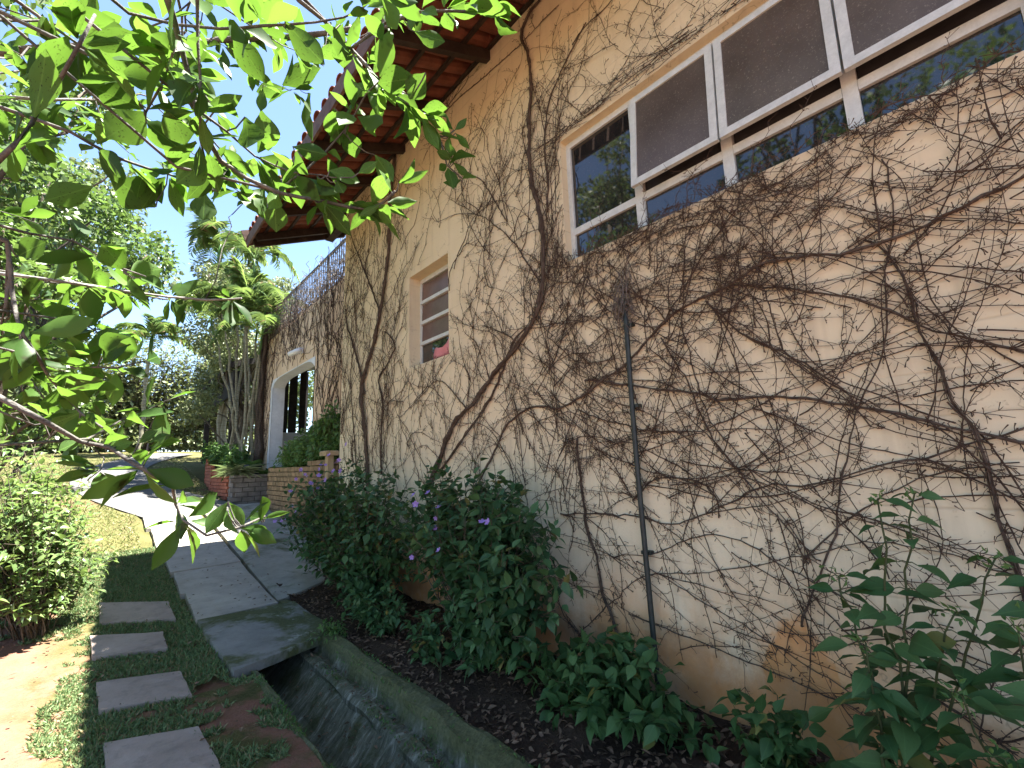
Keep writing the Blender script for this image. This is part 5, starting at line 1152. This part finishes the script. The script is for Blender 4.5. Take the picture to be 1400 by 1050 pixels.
def palm(base, tops, nfr, fl, label, name='areca_palm', sr=.037, ll=.42, wid=.035, cat='palm', nl=36, group=None):
    t = thing(name, base, label, cat, group)
    for tp in tops:
        b0 = np.array(base)+np.array([rng.uniform(-.36, .30), rng.uniform(-.4, .5), -.05]); tp = np.array(tp, float); P = bend(b0, tp, 0, 12, .006); P[:, :2] += (np.sin(np.linspace(0, np.pi/2, 12))**2)[:, None]*0
        mb = MB().tube(P, np.linspace(sr, sr*.75, 12), 8)
        for q in np.linspace(.08, .9, 9): i = int(q*11); mb.tube([P[i]-np.array([0, 0, .012]), P[i]+np.array([0, 0, .012])], sr*1.12, 8)
        mb.make('stem', M_palmst, t, smooth=True); MB().tube([P[-2], P[-1], P[-1]+np.array([0, 0, .4])], [sr*.8, sr*.95, sr*.5], 8).make('crownshaft', M_hedge, t, smooth=True)
        for f_ in range(nfr):
            a = f_*2.4+rng.uniform(-.4, .4); el = rng.uniform(.30, 1.4); L = fl*rng.uniform(.75, 1.15); d = np.array([math.cos(a)*math.cos(el), math.sin(a)*math.cos(el), math.sin(el)]); u = np.linspace(0, 1, 12)[:, None]
            Q = P[-1]+np.array([0, 0, .3])+d*L*u*(1-.15*u)+np.array([0, 0, -1.])*(u**2.2)*L*rng.uniform(.35, .95)
            mbL = MB(); frond(Q, nl, ll, wid, mbL, rng.uniform(.3, .8)); mbL.tube(Q, np.linspace(.018, .004, 12), 4); mbL.make('frond', M_palm, t, smooth=False)
    return t
zb = G(14.8)+.45
palm((2.95, 14.9, zb), [(2.30, 15.7, 6.4), (2.62, 15.5, 6.45), (3.15, 14.6, 6.0), (3.05, 14.4, 5.2), (2.05, 16.4, 6.2), (2.9, 16.2, 7.0), (3.1, 15.2, 5.9), (2.75, 15.0, 6.6), (3.05, 16.0, 8.2)], 6, 2.0, 'areca palm clump with many ringed canes in the brick bed', ll=.5, wid=.024, nl=32)
palm((3.0, 20.5, G(20.5)+.3), [(2.7, 20.8, 10.4), (3.6, 21.2, 8.8)], 13, 2.9, 'taller feathery palm rising behind the areca clump', 'feather_palm', .10, .75, .04, nl=36)
palm((1.2, 25.5, G(25.5)), [(1.0, 25.6, 7.4)], 12, 2.5, 'single palm at the head of the path against the sky', 'feather_palm', .09, .6, .05)
# small things in the planters
def tuft(base, n_, ll, label, mat=M_spiky, w=.022, name='spider_plant', cat='plant'):
    P = np.array(base)+rng.normal(0, .05, (n_, 3))*np.array([1, 1, .1]); a = rng.uniform(0, 6.28, n_); D_ = np.stack([np.cos(a)*.7, np.sin(a)*.7, rng.uniform(.25, 1.1, n_)], 1)
    V, F_ = scatter(leaf_shape([.6, 1., .9, .6, .05], .3, .55), P, D_, np.array([0, 0, 1.])+rng.normal(0, .2, (n_, 3)), ll*rng.uniform(.6, 1.2, n_), np.full(n_, w)); return tag(obj(name, V, F_, mat, smooth=True), label, cat)
zb = G(13.1)-.1+.72
tuft((2.45, 13.15, zb), 150, .5, 'variegated arching grass plant spilling over the stone planter edge')
tuft((3.12, 13.2, zb), 90, .35, 'dark green arching plant between the pot and the wing', M_hedge)
pot = thing('flower_pot', (2.78, 13.2, zb+.03), 'round blue grey pot standing on the stone planter', 'pot')
def lathe(prof, c, n_=20):
    V = []; 
    for r_, z in prof:
        for k in range(n_): a = 2*math.pi*k/n_; V.append((c[0]+r_*math.cos(a), c[1]+r_*math.sin(a), c[2]+z))
    return np.array(V), np.array([(i*n_+k, i*n_+(k+1) % n_, (i+1)*n_+(k+1) % n_, (i+1)*n_+k) for i in range(len(prof)-1) for k in range(n_)])
obj('pot', *lathe([(.0, .0), (.13, .0), (.17, .05), (.19, .20), (.20, .21), (.20, .25), (.175, .25), (.17, .20), (0, .20)], (2.78, 13.2, zb+.03)), M_pot, pot, smooth=False)
tuft((2.78, 13.2, zb+.23), 40, .28, 'leafy plant growing in the blue grey pot', M_hedge, .06, 'potted_plant')
for k in range(5):
    x, y = 2.5+.25*(k % 2), 14.1+k*.9; shrub('undergrowth', (x, y, G(y)+.45), [(x, y, G(y)+.85, .32, .5, .40)], 50, 6, .16, 'dense low greenery along the top of the red retaining wall', 'plant', M_hedge, M_stem, 0, [T_LOW], 'plants along the retaining wall', G(y)+.4, .4, .008)
# dark open shelter behind the palms
sh = thing('garden_shelter', (4.2, 19, G(19)), 'dark timber shelter roof behind the palm canes', 'shelter')
MB().add([(2.75, 17.2, 5.2), (7.2, 17.2, 6.6), (7.2, 23.2, 6.6), (2.75, 23.2, 5.2), (2.75, 17.2, 5.0), (7.2, 17.2, 6.4), (7.2, 23.2, 6.4), (2.75, 23.2, 5.0)], [(0,1,2,3),(7,6,5,4),(0,4,5,1),(1,5,6,2),(2,6,7,3),(3,7,4,0)]).make('roof', M_shed, sh)
for x, y in ((3.0, 17.5), (3.0, 22.9), (6.9, 17.5), (6.9, 22.9)): MB().cbox((x-.09, y-.09, G(y)-.1), (x+.09, y+.09, 5.05+(x-3.0)*.31), .01).make('post', M_shed, sh)
MB().box((2.9, 17.3, 4.1), (3.0, 23.1, 5.0)).make('screen', M_shed, sh)
